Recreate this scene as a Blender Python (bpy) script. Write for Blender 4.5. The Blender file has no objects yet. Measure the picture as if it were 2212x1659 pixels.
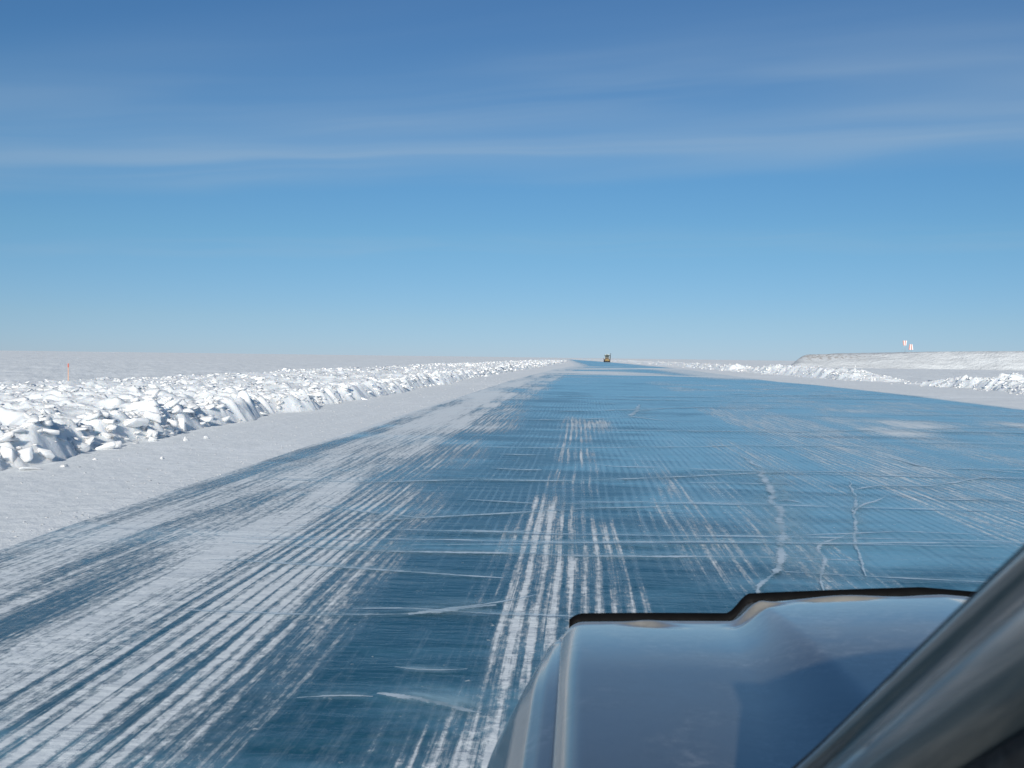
import bpy, bmesh, math, random
import numpy as np
from mathutils import Vector, Matrix, Euler

R = math.radians
SC = bpy.context.scene
COL = SC.collection
random.seed(7)
RNG = np.random.default_rng(11)

# ------------------------------------------------------------------ camera
CAMZ = 1.85
FPX = 1050.0                                   # focal length in 1024-pixel units
cam_d = bpy.data.cameras.new("camera")
cam = bpy.data.objects.new("camera", cam_d)
COL.objects.link(cam)
cam_d.sensor_width = 36.0
cam_d.lens = 36.0 * FPX / 1024.0
cam_d.clip_start = 0.02
cam_d.clip_end = 90000.0
CAM_ROT = Matrix.Rotation(R(3.65), 4, 'Z') @ Matrix.Rotation(R(90 - 1.47), 4, 'X') @ Matrix.Rotation(R(0.74), 4, 'Z')
cam.matrix_world = Matrix.Translation((0, 0, CAMZ)) @ CAM_ROT
cam_d.dof.use_dof = True
cam_d.dof.focus_distance = 40.0
cam_d.dof.aperture_fstop = 11.0
SC.camera = cam

# ------------------------------------------------------------------ sky, sun, exposure
SUN_EL, SUN_LEFT = 22.5, 1.5                   # height of the sun; degrees left of straight behind
az = R(SUN_LEFT)
to_sun = Vector((-math.sin(az) * math.cos(R(SUN_EL)), -math.cos(az) * math.cos(R(SUN_EL)), math.sin(R(SUN_EL))))
sun_d = bpy.data.lights.new("sun", 'SUN')
sun = bpy.data.objects.new("sun", sun_d)
COL.objects.link(sun)
sun_d.energy = 4.6
sun_d.angle = R(0.53)
sun_d.color = (1.0, 0.975, 0.90)
sun.rotation_euler = to_sun.to_track_quat('Z', 'Y').to_euler()
sun.location = (0, 0, 60)

W = bpy.data.worlds.new("World")
SC.world = W
W.use_nodes = True


class N:
    """tiny node helper"""
    def __init__(self, tree):
        self.t = tree
        self.n = tree.nodes
        self.l = tree.links

    def new(self, typ, **kw):
        nd = self.n.new(typ)
        for k, v in kw.items():
            setattr(nd, k, v)
        return nd

    def put(self, sock, v):
        if isinstance(v, bpy.types.NodeSocket):
            self.l.new(v, sock)
        elif v is not None:
            if hasattr(sock.default_value, '__len__') and not hasattr(v, '__len__'):
                v = (v,) * len(sock.default_value)
            if hasattr(sock.default_value, '__len__') and len(sock.default_value) == 4 and len(v) == 3:
                v = (*v, 1.0)
            sock.default_value = v

    def math(self, op, a, b=None, c=None, clamp=False):
        nd = self.new('ShaderNodeMath', operation=op, use_clamp=clamp)
        self.put(nd.inputs[0], a)
        if b is not None: self.put(nd.inputs[1], b)
        if c is not None: self.put(nd.inputs[2], c)
        return nd.outputs[0]

    def vmath(self, op, a, b=None):
        nd = self.new('ShaderNodeVectorMath', operation=op)
        self.put(nd.inputs[0], a)
        if b is not None: self.put(nd.inputs[1], b)
        return nd.outputs[0]

    def smooth(self, v, lo, hi, a=0.0, b=1.0):
        nd = self.new('ShaderNodeMapRange', interpolation_type='SMOOTHSTEP')
        self.put(nd.inputs[0], v)
        for i, x in enumerate((lo, hi, a, b)): self.put(nd.inputs[i + 1], x)
        return nd.outputs[0]

    def lin(self, v, lo, hi, a=0.0, b=1.0):
        nd = self.new('ShaderNodeMapRange')
        self.put(nd.inputs[0], v)
        for i, x in enumerate((lo, hi, a, b)): self.put(nd.inputs[i + 1], x)
        return nd.outputs[0]

    def noise(self, vec, scale=1.0, detail=2.0, rough=0.5, dist=0.0):
        nd = self.new('ShaderNodeTexNoise')
        self.put(nd.inputs['Vector'], vec)
        nd.inputs['Scale'].default_value = scale
        nd.inputs['Detail'].default_value = detail
        nd.inputs['Roughness'].default_value = rough
        nd.inputs['Distortion'].default_value = dist
        return nd.outputs[0]

    def mix(self, f, a, b):
        nd = self.new('ShaderNodeMix', data_type='RGBA')
        self.put(nd.inputs[0], f)
        self.put(nd.inputs[6], a)
        self.put(nd.inputs[7], b)
        return nd.outputs[2]

    def bump(self, h, strength=0.3, dist=0.1, normal=None):
        nd = self.new('ShaderNodeBump')
        nd.inputs['Strength'].default_value = strength
        nd.inputs['Distance'].default_value = dist
        self.put(nd.inputs['Height'], h)
        if normal is not None: self.l.new(normal, nd.inputs['Normal'])
        return nd.outputs[0]

    def xyz(self, v):
        nd = self.new('ShaderNodeSeparateXYZ')
        self.put(nd.inputs[0], v)
        return nd.outputs

    def vec(self, x, y, z):
        nd = self.new('ShaderNodeCombineXYZ')
        for i, v in enumerate((x, y, z)): self.put(nd.inputs[i], v)
        return nd.outputs[0]


W.node_tree.nodes.clear()
w = N(W.node_tree)
sky = w.new('ShaderNodeTexSky', sky_type='NISHITA')
sky.sun_disc = False
sky.sun_elevation = R(SUN_EL)
sky.sun_rotation = R(180 + SUN_LEFT)
sky.altitude = 0
sky.air_density = 0.6
sky.dust_density = 0.0
sky.ozone_density = 1.0
geo = w.new('ShaderNodeNewGeometry')
d = w.vmath('SCALE', geo.outputs['Incoming'])
d.node.inputs['Scale'].default_value = -1.0
dx, dy, dz = w.xyz(d)
dzc = w.math('MAXIMUM', dz, 0.02)
px_ = w.math('DIVIDE', dx, dzc)                # a high flat sheet of cirrus, in units of its own height
py_ = w.math('DIVIDE', dy, dzc)
tilt = w.math('ADD', py_, w.math('MULTIPLY', px_, 0.16))
lg = w.math('LOGARITHM', w.math('MAXIMUM', tilt, 0.5), 2.718)
wob = w.noise(w.vec(w.math('MULTIPLY', px_, 0.5), w.math('MULTIPLY', lg, 1.6), 3.3), 1.0, 2.0, 0.5)
lw = w.math('ADD', lg, w.math('MULTIPLY', w.math('SUBTRACT', wob, 0.5), 0.20))
fine = w.noise(w.vec(w.math('MULTIPLY', px_, 0.35), w.math('MULTIPLY', lw, 5.2), 7.0), 1.0, 3.0, 0.48, 1.1)
broad = w.noise(w.vec(w.math('MULTIPLY', px_, 0.28), w.math('MULTIPLY', lw, 4.2), 1.4), 1.0, 2.0, 0.5)
veil = w.math('MULTIPLY', w.smooth(lw, 0.98, 1.45), w.smooth(lw, 1.84, 1.62))
thin = w.math('MULTIPLY', w.smooth(lw, 2.05, 2.20), w.smooth(lw, 2.36, 2.24))
veil_t = w.math('MULTIPLY', veil, w.math('ADD', w.smooth(fine, 0.30, 0.82, 0.0, 0.24), w.smooth(broad, 0.32, 0.68, 0.07, 0.27)))
thin_t = w.math('MULTIPLY', thin, w.smooth(fine, 0.35, 0.75, 0.0, 0.14))
cl = w.math('ADD', veil_t, thin_t)
# the clear, cold air of the photograph: deeper blue than the model sky, and no yellow band at the horizon
ramp = w.new('ShaderNodeValToRGB')
w.l.new(dz, ramp.inputs[0])
RS = [(0.0, (.36, .46, .70)), (.034, (.41, .53, .68)), (.11, (.45, .69, .77)), (.185, (.46, .78, .90)), (.33, (.47, .80, 1.0)), (1.0, (.50, .86, .92))]
while len(ramp.color_ramp.elements) < len(RS): ramp.color_ramp.elements.new(0.5)
for e_, (p_, c_) in zip(ramp.color_ramp.elements, RS):
    e_.position = p_
    e_.color = (*c_, 1)
tint = w.new('ShaderNodeMix', data_type='RGBA', blend_type='MULTIPLY')
tint.inputs[0].default_value = 1.0
w.l.new(sky.outputs[0], tint.inputs[6])
w.l.new(ramp.outputs[0], tint.inputs[7])
cloudcol = (4.0, 5.2, 6.4, 1)
skyc = w.mix(cl, tint.outputs[2], cloudcol)
bg = w.new('ShaderNodeBackground')
w.l.new(skyc, bg.inputs[0])
bg.inputs[1].default_value = 0.095
w.l.new(bg.outputs[0], w.new('ShaderNodeOutputWorld').inputs[0])

SC.view_settings.view_transform = 'Standard'
SC.view_settings.look = 'None'
SC.view_settings.exposure = 0.0
SC.view_settings.gamma = 1.0
SC.cycles.max_bounces = 6
SC.cycles.transparent_max_bounces = 16
SC.cycles.caustics_reflective = False
SC.cycles.caustics_refractive = False


# ------------------------------------------------------------------ measuring: a point of the photo (2212 px wide) -> world
def ray(u, v):
    k = 1024.0 / 2212.0
    c = Vector(((u * k - 512) / FPX, -(v * k - 384) / FPX, -1.0))
    return (CAM_ROT.to_3x3() @ c)


def ground(u, v, z=0.0):
    r_ = ray(u, v)
    t = (z - CAMZ) / r_.z
    return Vector((r_.x * t, r_.y * t, z))


def at_y(u, v, y):
    r_ = ray(u, v)
    t = y / r_.y
    return Vector((r_.x * t, y, CAMZ + r_.z * t))


# ------------------------------------------------------------------ numpy noise
def _hash(ix, iy, seed):
    h = (ix.astype(np.int64) * 374761393 + iy.astype(np.int64) * 668265263 + seed * 974634721) & 0xFFFFFFFF
    h = ((h ^ (h >> 13)) * 1274126177) & 0xFFFFFFFF
    h = h ^ (h >> 16)
    return (h & 0xFFFFFF) / float(0xFFFFFF)


def vnoise(x, y, seed=0):
    ix, iy = np.floor(x), np.floor(y)
    fx, fy = x - ix, y - iy
    fx = fx * fx * fx * (fx * (fx * 6 - 15) + 10)
    fy = fy * fy * fy * (fy * (fy * 6 - 15) + 10)
    a, b = _hash(ix, iy, seed), _hash(ix + 1, iy, seed)
    c, e = _hash(ix, iy + 1, seed), _hash(ix + 1, iy + 1, seed)
    return (a + (b - a) * fx) * (1 - fy) + (c + (e - c) * fx) * fy


def fbm(x, y, seed=0, octs=4, gain=0.5):
    s, a, t = 0.0, 1.0, 0.0
    for k in range(octs):
        s = s + a * vnoise(x * 2 ** k + 17.3 * k, y * 2 ** k - 9.1 * k, seed + k)
        t += a
        a *= gain
    return s / t


def plates(x, y, cell, seed, tilt=0.5):
    """height of a field of broken, tilted plates (0..1), and the closeness to plate borders"""
    gx, gy = x / cell, y / cell
    ix, iy = np.floor(gx), np.floor(gy)
    best = np.full(x.shape, 9.0)
    sec = np.full(x.shape, 9.0)
    h = np.zeros(x.shape)
    for ox in (-1, 0, 1):
        for oy in (-1, 0, 1):
            cx, cy = ix + ox, iy + oy
            jx = cx + _hash(cx, cy, seed)
            jy = cy + _hash(cx, cy, seed + 1)
            rx, ry = gx - jx, gy - jy
            dd = np.hypot(rx, ry)
            hh = _hash(cx, cy, seed + 2) + tilt * ((_hash(cx, cy, seed + 3) - .5) * rx + (_hash(cx, cy, seed + 4) - .5) * ry) * 2
            near = dd < best
            sec = np.where(near, best, np.minimum(sec, dd))
            h = np.where(near, hh, h)
            best = np.where(near, dd, best)
    return h, np.clip((sec - best) * 3.0, 0, 1)


def sstep(v, lo, hi):
    t = np.clip((v - lo) / (hi - lo), 0, 1)
    return t * t * (3 - 2 * t)


# ------------------------------------------------------------------ object helpers
def tag(o, label=None, cat=None, group=None, kind=None):
    if label: o['label'] = label
    if cat: o['category'] = cat
    if group: o['group'] = group
    if kind: o['kind'] = kind
    return o


def thing(name, loc, label, cat, group=None, rz=0.0):
    o = bpy.data.objects.new(name, None)
    o.empty_display_size = 0.2
    COL.objects.link(o)
    o.location = loc
    o.rotation_euler = (0, 0, rz)
    return tag(o, label, cat, group)


def link_mesh(name, me, mats, parent=None, smooth=True):
    for m in (mats if isinstance(mats, (list, tuple)) else [mats]):
        me.materials.append(m)
    if smooth:
        me.polygons.foreach_set('use_smooth', np.ones(len(me.polygons), dtype=bool))
    o = bpy.data.objects.new(name, me)
    COL.objects.link(o)
    if parent is not None:
        o.parent = parent
    return o


def mesh_np(name, V, F, smooth=True):
    """V n x 3, F m x k (k = 3 or 4)"""
    V = np.ascontiguousarray(V, dtype=np.float32)
    F = np.ascontiguousarray(F, dtype=np.int32)
    me = bpy.data.meshes.new(name)
    k = F.shape[1]
    me.vertices.add(len(V))
    me.vertices.foreach_set('co', V.ravel())
    me.loops.add(F.size)
    me.loops.foreach_set('vertex_index', F.ravel())
    me.polygons.add(len(F))
    me.polygons.foreach_set('loop_start', np.arange(0, F.size, k, dtype=np.int32))
    me.polygons.foreach_set('loop_total', np.full(len(F), k, dtype=np.int32))
    me.update(calc_edges=True)
    return me


def grid_faces(nr, nc, wrap=False):
    i = np.arange(nr - 1)[:, None]
    jmax = nc if wrap else nc - 1
    j = np.arange(jmax)[None, :]
    j2 = (j + 1) % nc
    a = i * nc + j
    b = i * nc + j2
    c = (i + 1) * nc + j2
    e = (i + 1) * nc + j
    return np.stack([a, b, c, e], -1).reshape(-1, 4)


def bm_obj(name, bm, mats, parent=None, smooth=False, bevel=0.0, origin=None, segs=2):
    if bevel > 0:
        bmesh.ops.bevel(bm, geom=[e for e in bm.edges if len(e.link_faces) == 2 and e.calc_face_angle(0) > 0.5],
                        offset=bevel, segments=segs, profile=0.5, affect='EDGES')
    if origin is not None:
        bmesh.ops.translate(bm, verts=bm.verts, vec=-Vector(origin))
    bmesh.ops.recalc_face_normals(bm, faces=bm.faces)
    me = bpy.data.meshes.new(name)
    bm.to_mesh(me)
    bm.free()
    return link_mesh(name, me, mats, parent, smooth)


def add_box(bm, c, s, rot=None):
    m = Matrix.Translation(c)
    if rot is not None: m = m @ Euler(rot).to_matrix().to_4x4()
    m = m @ Matrix.Diagonal((s[0], s[1], s[2], 1))
    return bmesh.ops.create_cube(bm, size=1.0, matrix=m)['verts']


def add_cyl(bm, p0, p1, r0, r1=None, seg=14):
    p0, p1 = Vector(p0), Vector(p1)
    r1 = r0 if r1 is None else r1
    dv = p1 - p0
    m = Matrix.Translation((p0 + p1) / 2) @ dv.to_track_quat('Z', 'Y').to_matrix().to_4x4()
    return bmesh.ops.create_cone(bm, cap_ends=True, segments=seg, radius1=r0, radius2=r1, depth=dv.length, matrix=m)['verts']


def add_prism(bm, pts, depth_vec):
    """closed polygon pts (3-D) extruded along depth_vec"""
    dv = Vector(depth_vec)
    a = [bm.verts.new(Vector(p)) for p in pts]
    b = [bm.verts.new(Vector(p) + dv) for p in pts]
    n = len(pts)
    bm.faces.new(a)
    bm.faces.new(list(reversed(b)))
    for i in range(n):
        bm.faces.new((a[i], b[i], b[(i + 1) % n], a[(i + 1) % n]))


# ------------------------------------------------------------------ materials
def mat(name):
    m = bpy.data.materials.new(name)
    m.use_nodes = True
    m.node_tree.nodes.clear()
    nd = N(m.node_tree)
    out = nd.new('ShaderNodeOutputMaterial')
    bs = nd.new('ShaderNodeBsdfPrincipled')
    nd.l.new(bs.outputs[0], out.inputs[0])
    return m, nd, bs, out


def worn(name, col, rough=0.5, metallic=0.0, var=0.25, scale=6.0, spec=0.5, coat=0.0, bump=0.0):
    m, nd, bs, out = mat(name)
    tc = nd.new('ShaderNodeTexCoord').outputs['Object']
    n1 = nd.noise(tc, scale, 4.0, 0.6)
    c2 = tuple(min(1, x * (1 + var)) for x in col)
    c1 = tuple(x * (1 - var) for x in col)
    nd.put(bs.inputs['Base Color'], nd.mix(nd.smooth(n1, 0.3, 0.7), c1, c2))
    n2 = nd.noise(tc, scale * 5, 3.0, 0.6)
    nd.put(bs.inputs['Roughness'], nd.lin(n2, 0.3, 0.7, max(0.02, rough * 0.8), min(1, rough * 1.2)))
    bs.inputs['Metallic'].default_value = metallic
    bs.inputs['Specular IOR Level'].default_value = spec
    if coat:
        bs.inputs['Coat Weight'].default_value = coat
        bs.inputs['Coat Roughness'].default_value = 0.06
    if bump:
        nd.put(bs.inputs['Normal'], nd.bump(n2, bump, 0.01))
    return m


def snow_mat(name, col=(0.80, 0.82, 0.85), b1=0.25, b2=0.35, grain=True, field=False):
    m, nd, bs, out = mat(name)
    pos = nd.new('ShaderNodeNewGeometry').outputs['Position']
    x, y, z = nd.xyz(pos)
    big = nd.noise(nd.vec(nd.math('MULTIPLY', x, 0.9), nd.math('MULTIPLY', y, 0.45), z), 0.35, 4.0, 0.55)
    c1 = tuple(v * 0.93 for v in col)
    c2 = tuple(min(0.93, v * 1.04) for v in col)
    base = nd.mix(nd.smooth(big, 0.35, 0.65), c1, c2)
    if field:                                      # grey wind crust with sunlit ridge faces painted in as paler patches
        p1 = nd.noise(nd.vec(nd.math('MULTIPLY', x, 0.045), nd.math('MULTIPLY', y, 0.10), 0.0), 1.0, 6.0, 0.66, 0.5)
        p2 = nd.noise(nd.vec(nd.math('MULTIPLY', x, 1.3), nd.math('MULTIPLY', y, 1.5), 0.0), 1.0, 4.0, 0.6, 0.5)
        crust = tuple(v * 0.92 for v in col)
        pl = nd.noise(nd.vec(nd.math('MULTIPLY', x, 5.0), nd.math('MULTIPLY', y, 0.22), 5.0), 1.0, 4.0, 0.65, 0.3)
        base = nd.mix(nd.math('MULTIPLY', nd.smooth(pl, 0.45, 0.7), nd.smooth(nd.math('ABSOLUTE', x), 12.0, 7.0)), crust, (0.93, 0.935, 0.94))
        crust = nd.mix(0.5, crust, base)
        base = nd.mix(nd.smooth(nd.math('ADD', p1, nd.math('MULTIPLY', nd.math('SUBTRACT', p2, .5), .35)), 0.53, 0.63), crust, (0.90, 0.91, 0.915))
    nd.put(bs.inputs['Base Color'], base)
    bs.inputs['Roughness'].default_value = 0.85
    bs.inputs['Specular IOR Level'].default_value = 0.25
    if not field:
        bs.inputs['Subsurface Weight'].default_value = 0.65
        bs.inputs['Subsurface Radius'].default_value = (0.8, 0.95, 1.1)
        bs.inputs['Subsurface Scale'].default_value = 0.22
    n1 = nd.noise(nd.vec(nd.math('MULTIPLY', x, 1.6), y, z), 3.2, 5.0, 0.62)
    n2 = nd.noise(pos, 26.0, 3.0, 0.6)
    nb = nd.bump(n1, b1, 0.22)
    nb2 = nd.bump(n2, b2, 0.02, nb)
    if field:
        # wind-cut ripples that catch the sun
        sa = nd.noise(nd.vec(nd.math('MULTIPLY', x, 0.22), nd.math('MULTIPLY', y, 0.55), 0.0), 1.0, 5.0, 0.62, 0.4)
        nb2 = nd.bump(nd.math('MULTIPLY', nd.smooth(sa, 0.42, 0.75), nd.smooth(nd.math('ABSOLUTE', x), 9.0, 16.0)), 0.35, 0.16, nb2)
        nb2 = nd.bump(nd.math('MULTIPLY', pl, nd.smooth(nd.math('ABSOLUTE', x), 12.0, 7.0)), 0.2, 0.05, nb2)
    nd.put(bs.inputs['Normal'], nb2)
    return m


M_SNOW = snow_mat("wind_packed_snow", (0.89, 0.905, 0.91), 0.2, 0.25, field=True)
M_BANK = snow_mat("bank_snow", (0.87, 0.885, 0.895), 0.22, 0.25)
M_BLOCK = snow_mat("broken_snow", (0.88, 0.89, 0.90), 0.15, 0.25)

# road outline (left ice edge, right ice edge, foot of the left bank) as functions of distance
YI = np.array([-80, 0, 80, 160, 250, 320, 400, 600, 925, 1300, 1500.])
XI = np.array([-5.3, -5.3, -5.3, -4.0, -1.0, -1.5, -2.7, -5.4, -10.0, -16.0, -21.0])
YR = np.array([-80, 42, 60, 82, 92, 110, 211, 460, 670, 925, 1300, 1500.])
XR = np.array([18.0, 18.0, 18.6, 18.4, 17.4, 17.4, 19.5, 15.0, 8.2, -2.0, -14.5, -20.5])
YB = np.array([-80, 0, 100, 127, 250, 400, 600, 925, 1300.])
XB = np.array([-8.6, -8.6, -8.3, -7.9, -6.2, -4.6, -7.6, -13., -20.])


def xi(y): return np.interp(y, YI, XI)
def xr(y): return np.interp(y, YR, XR)
def xb(y): return np.interp(y, YB, XB)


# ------------------------------------------------------------------ snow field: one sheet to the horizon
def field_h(x, y):
    r_ = np.hypot(x, y)
    L, Rr = xi(y), xr(y)
    wob = (fbm(x * 0.9, y * 0.06, 5, 3) - .5) * 0.5
    dl = (L + wob) - x
    dr = x - (Rr + wob)
    out = np.maximum(dl, dr)                       # > 0: outside the ice
    inside = np.minimum(sstep(y, 1250, 1400) + sstep(-y, 60, 80), 1)
    h = -0.06 + 0.075 * sstep(out, -0.35, 0.25) + 0.06 * sstep(out, 0.2, 4.0)
    h = h * (1 - inside) + 0.05 * inside
    rough = sstep(out, 0.3, 3.0)
    amp = 0.02 + 0.30 * sstep(out, 4, 22)
    h = h + rough * amp * (fbm(x * 0.35, y * 0.7, 21, 5, .6) - .5) * 1.3
    h = h + rough * 0.30 * (fbm(x * 0.03, y * 0.045, 31, 4) - .5) * sstep(out, 18, 70)
    far = sstep(r_, 350, 1500)
    h = h + far * rough * 1.1 * (fbm(x * 0.006, y * 0.02, 41, 4) - .45)
    # ridges of pressure ice on the skyline
    rim = sstep(r_, 1500, 2200) * (1 - sstep(r_, 4000, 6000))
    h = h + rim * 1.2 * np.maximum(0, fbm(x * 0.01, y * 0.01, 51, 4) - .52) * 4
    return h


ang_f = np.linspace(R(-44), R(44), 1100)
ang_b = np.linspace(R(44), R(316), 90)[1:-1]
ang = np.concatenate([ang_f, ang_b])
rad = np.concatenate([[0.4, 1.5], 2.6 * (30000 / 2.6) ** np.linspace(0, 1, 430)])
A_, R_ = np.meshgrid(ang, rad)
X = np.sin(A_ - R(3.65)) * R_
Y = np.cos(A_ - R(3.65)) * R_
Z = field_h(X, Y)
me = mesh_np("snow_field", np.stack([X, Y, Z], -1).reshape(-1, 3), grid_faces(len(rad), len(ang), True)[:, ::-1])
tag(link_mesh("snow_field", me, M_SNOW), kind='structure')

# ------------------------------------------------------------------ ice road
yy = np.concatenate([np.arange(-60, 2, 2.0), np.arange(2, 30, 0.12), np.arange(30, 80, 0.4), 80 * (1400 / 80) ** np.linspace(0, 1, 170)])
ss = np.concatenate([np.linspace(0, 0.42, 115), np.linspace(0.42, 1, 75)[1:]])
S_, Yg = np.meshgrid(ss, yy)
XL, XRr = xi(Yg) - 0.9, xr(Yg) + 1.2
Xg = XL + S_ * (XRr - XL)
Zg = (fbm(Xg * 0.25, Yg * 0.3, 61, 3) - .5) * 0.008
nice = len(yy) * len(ss)
ICE_V = np.stack([Xg, Yg, Zg], -1).reshape(-1, 3)
ICE_F = grid_faces(len(yy), len(ss))


def box(v, a, b, soft):
    return sstep(v, a - soft, a + soft) * (1 - sstep(v, b - soft, b + soft))


def coverage(x, y):
    e = x - xi(y)                                   # metres right of the left ice edge
    e = e + (fbm(y * 0.16, x * 0.4, 70, 3) - .5) * 0.35
    n1 = fbm(x * 1.2, y * 0.10, 71, 3)
    n2 = fbm(x * 0.5, y * 0.25, 81, 3)
    n3 = fbm(x * 0.25, y * 0.06, 91, 3)
    c = np.full(x.shape, 0.02)
    tr = np.zeros(x.shape)
    near = 1 - sstep(y, 12, 30)
    far = sstep(y, 24, 70)
    c = np.maximum(c, 1.0 - sstep(e, -0.2, 0.15) * 0.62 - sstep(e, 0.1, 0.7) * 0.38)
    c = np.maximum(c, box(e, -0.1, 0.55, 0.15) * (0.50 + (n1 - .5) * 0.9 + 0.25 * sstep(y, 12, 40)))
    c = np.maximum(c, box(e, 0.35, 1.35, 0.18) * (0.80 + (n1 - .5) * 0.9))
    c = np.maximum(c, box(e, 1.15, 1.75, 0.2) * (0.72 + 0.8 * (n1 - .5) - 0.36 * box(y, 6.2, 9.0, 1.2)))
    c = np.maximum(c, box(e, 1.62, 2.40, 0.24) * (0.92 + (n2 - .5) * 0.8 + (n1 - .5) * .7 - 0.24 * sstep(y, 8, 16) - 0.08 * far))
    fing = box(e, 2.25, 3.3, 0.25)
    c = np.maximum(c, fing * (0.58 + (n2 - .5) * 0.6 - 0.14 * sstep(y, 8, 13) * (1 - far)))
    tr = np.maximum(tr, fing * (1 - 0.6 * sstep(y, 9, 16)))
    c = np.maximum(c, box(e, 3.0, 3.8, 0.4) * (0.34 + (n2 - .5) * 0.5))
    # centre track
    yj = y + (fbm(x * 3.0, y * 0.3, 151, 3) - .5) * 5.0
    mid = (box(x, -0.55, 0.30, 0.12) + 0.6 * box(x, 0.30, 0.60, 0.15) + 0.4 * box(x, -0.9, -0.55, 0.15)) * box(yj, 6.4, 13.0, 3.0)
    mid2 = box(x, -0.82, -0.25, 0.10) * (1 - sstep(yj, 4.6, 8.2))
    mid3 = box(x, -0.5, 0.4, 0.2) * box(y, 13, 30, 4) * 0.8
    for m_, base in ((mid, 0.64), (mid2, 0.50), (mid3, 0.42)):
        c = np.maximum(c, m_ * (base + (fbm(x * 2.2, y * 0.45, 101, 3) - .5) * 0.75))
        tr = np.maximum(tr, np.minimum(1, m_ * 1.2))
    c = np.maximum(c, box(x, 0.6, 0.95, .1) * box(y, 6, 14, 2) * (0.28 + (n2 - .5) * 0.4))
    c = np.maximum(c, box(x, 0.85, 1.6, 0.15) * box(y, 8, 22, 2) * (0.30 + (n1 - .5) * 0.5))
    tr = np.maximum(tr, box(x, 0.5, 1.7, 0.2) * box(y, 7, 26, 3) * .4)
    c = np.maximum(c, box(x, 4.2, 7.2, 0.5) * box(y, 9, 42, 4) * (0.40 + (n1 - .5) * 0.45))
    c = np.maximum(c, box(x, 1.6, 4.2, 0.5) * box(y, 7, 26, 3) * (0.26 + (n1 - .5) * 0.4))
    tr = np.maximum(tr, box(x, 2.0, 6.6, 0.4) * box(y, 8, 36, 4) * 0.3)
    c = np.maximum(c, box(x, 7.4, 14, 0.8) * box(y, 17, 36, 4) * (0.52 + (n2 - .5) * 1.0))
    c = np.maximum(c, box(x, 5.0, 17.0, 1.0) * box(y, 30, 90, 8) * (0.32 + (n2 - .5) * 0.6))
    # patch in the middle distance, drifts crossing the far road
    c = np.maximum(c, box(x, -0.5, 1.0, 0.4) * box(yj, 26, 33, 3.0) * 0.55)
    dr_ = fbm(x * 0.05, y * 0.11 + x * 0.02, 111, 4)
    c = np.maximum(c, sstep(y, 85, 120) * (1 - sstep(y, 240, 330)) * sstep(dr_, 0.42, 0.66) * 0.95)
    c = np.maximum(c, sstep(y, 88, 110) * (1 - sstep(y, 180, 215)) * sstep(x, 9, 15) * 0.75)
    c = np.maximum(c, 1 - sstep(e, -0.5, 5.0 * sstep(y, 110, 220) + 0.6))
    c = np.maximum(c, sstep(y, 60, 400) * 0.22)
    er = xr(y) - x
    c = np.maximum(c, 1.0 - sstep(er, -0.2, 0.9))
    c = np.maximum(c, 0.34 * n3)
    cor = box(x, -1.7, 7.6, 0.5) * box(y, 10, 50, 4)
    milk = 0.25 + 0.55 * sstep(x + 0.05 * y, -1, 5) + 0.9 * (n3 - .5) + 0.3 * (fbm(x * .6, y * .6, 131, 4) - .5) + 0.30 * sstep(y, 7, 24) - 0.22 * (1 - sstep(y, 5, 12))
    return np.clip(c, 0, 1), np.clip(tr, 0, 1), np.clip(cor, 0, 1), np.clip(milk, 0, 1)


cov, trk, cor, milk = [a.ravel() for a in coverage(Xg, Yg)]

# cracks: polylines measured on the photo, laid as ragged ribbons 4 mm above the ice (same mesh)
CR = []      # (points, half width core in m, halo strength)


def crack(pts, wd=0.03, halo=0.35, seed=0):
    CR.append(([ground(*p) for p in pts], wd, halo, seed))


crack([(500, 1172), (760, 1190), (1000, 1195), (1300, 1203), (1700, 1206), (1860, 1212)], 0.035, 0.6)
crack([(640, 1137), (900, 1120), (1130, 1108), (1300, 1098), (1480, 1094)], 0.035, 0.5)
crack([(400, 1320), (620, 1330), (880, 1330), (960, 1318), (1080, 1303), (1160, 1285)], 0.022, 0.5)
crack([(880, 1330), (950, 1322), (1070, 1308)], 0.05, 0.4)
crack([(450, 1210), (640, 1220), (800, 1232), (960, 1242), (1090, 1250)], 0.03, 0.4)
crack([(640, 1509), (700, 1505), (760, 1504), (810, 1507)], 0.012, 0.6)
crack([(800, 1505), (850, 1510), (905, 1514), (960, 1519), (1010, 1530), (1050, 1536)], 0.035, 1.0, 1)
crack([(560, 1035), (800, 1043), (1000, 1037), (1200, 1040), (1500, 1030), (1700, 1020), (1960, 1022)], 0.05, 0.5)
crack([(960, 965), (1200, 969), (1500, 966), (1700, 960)], 0.05, 0.5)
crack([(1000, 1080), (1180, 1090), (1400, 1085)], 0.025, 0.3)
crack([(680, 1093), (800, 1108), (920, 1122)], 0.03, 0.3)
crack([(1000, 1146), (1080, 1152), (1150, 1150)], 0.04, 0.3)
crack([(1060, 1012), (1120, 1016), (1170, 1017)], 0.05, 0.1)
crack([(1080, 982), (1140, 984), (1180, 984)], 0.06, 0.1)
crack([(1110, 928), (1400, 931), (1700, 934), (2000, 928), (2212, 922)], 0.07, 0.6)
crack([(1060, 905), (1200, 908), (1420, 900)], 0.07, 0.3)
crack([(850, 1446), (930, 1455), (1010, 1452)], 0.012, 0.9)
crack([(1380, 875), (1376, 888), (1360, 900), (1420, 908), (1470, 912)], 0.09, 0.5)
crack([(1250, 1000), (1330, 1010), (1480, 1012), (1560, 1020)], 0.04, 0.3)
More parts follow.
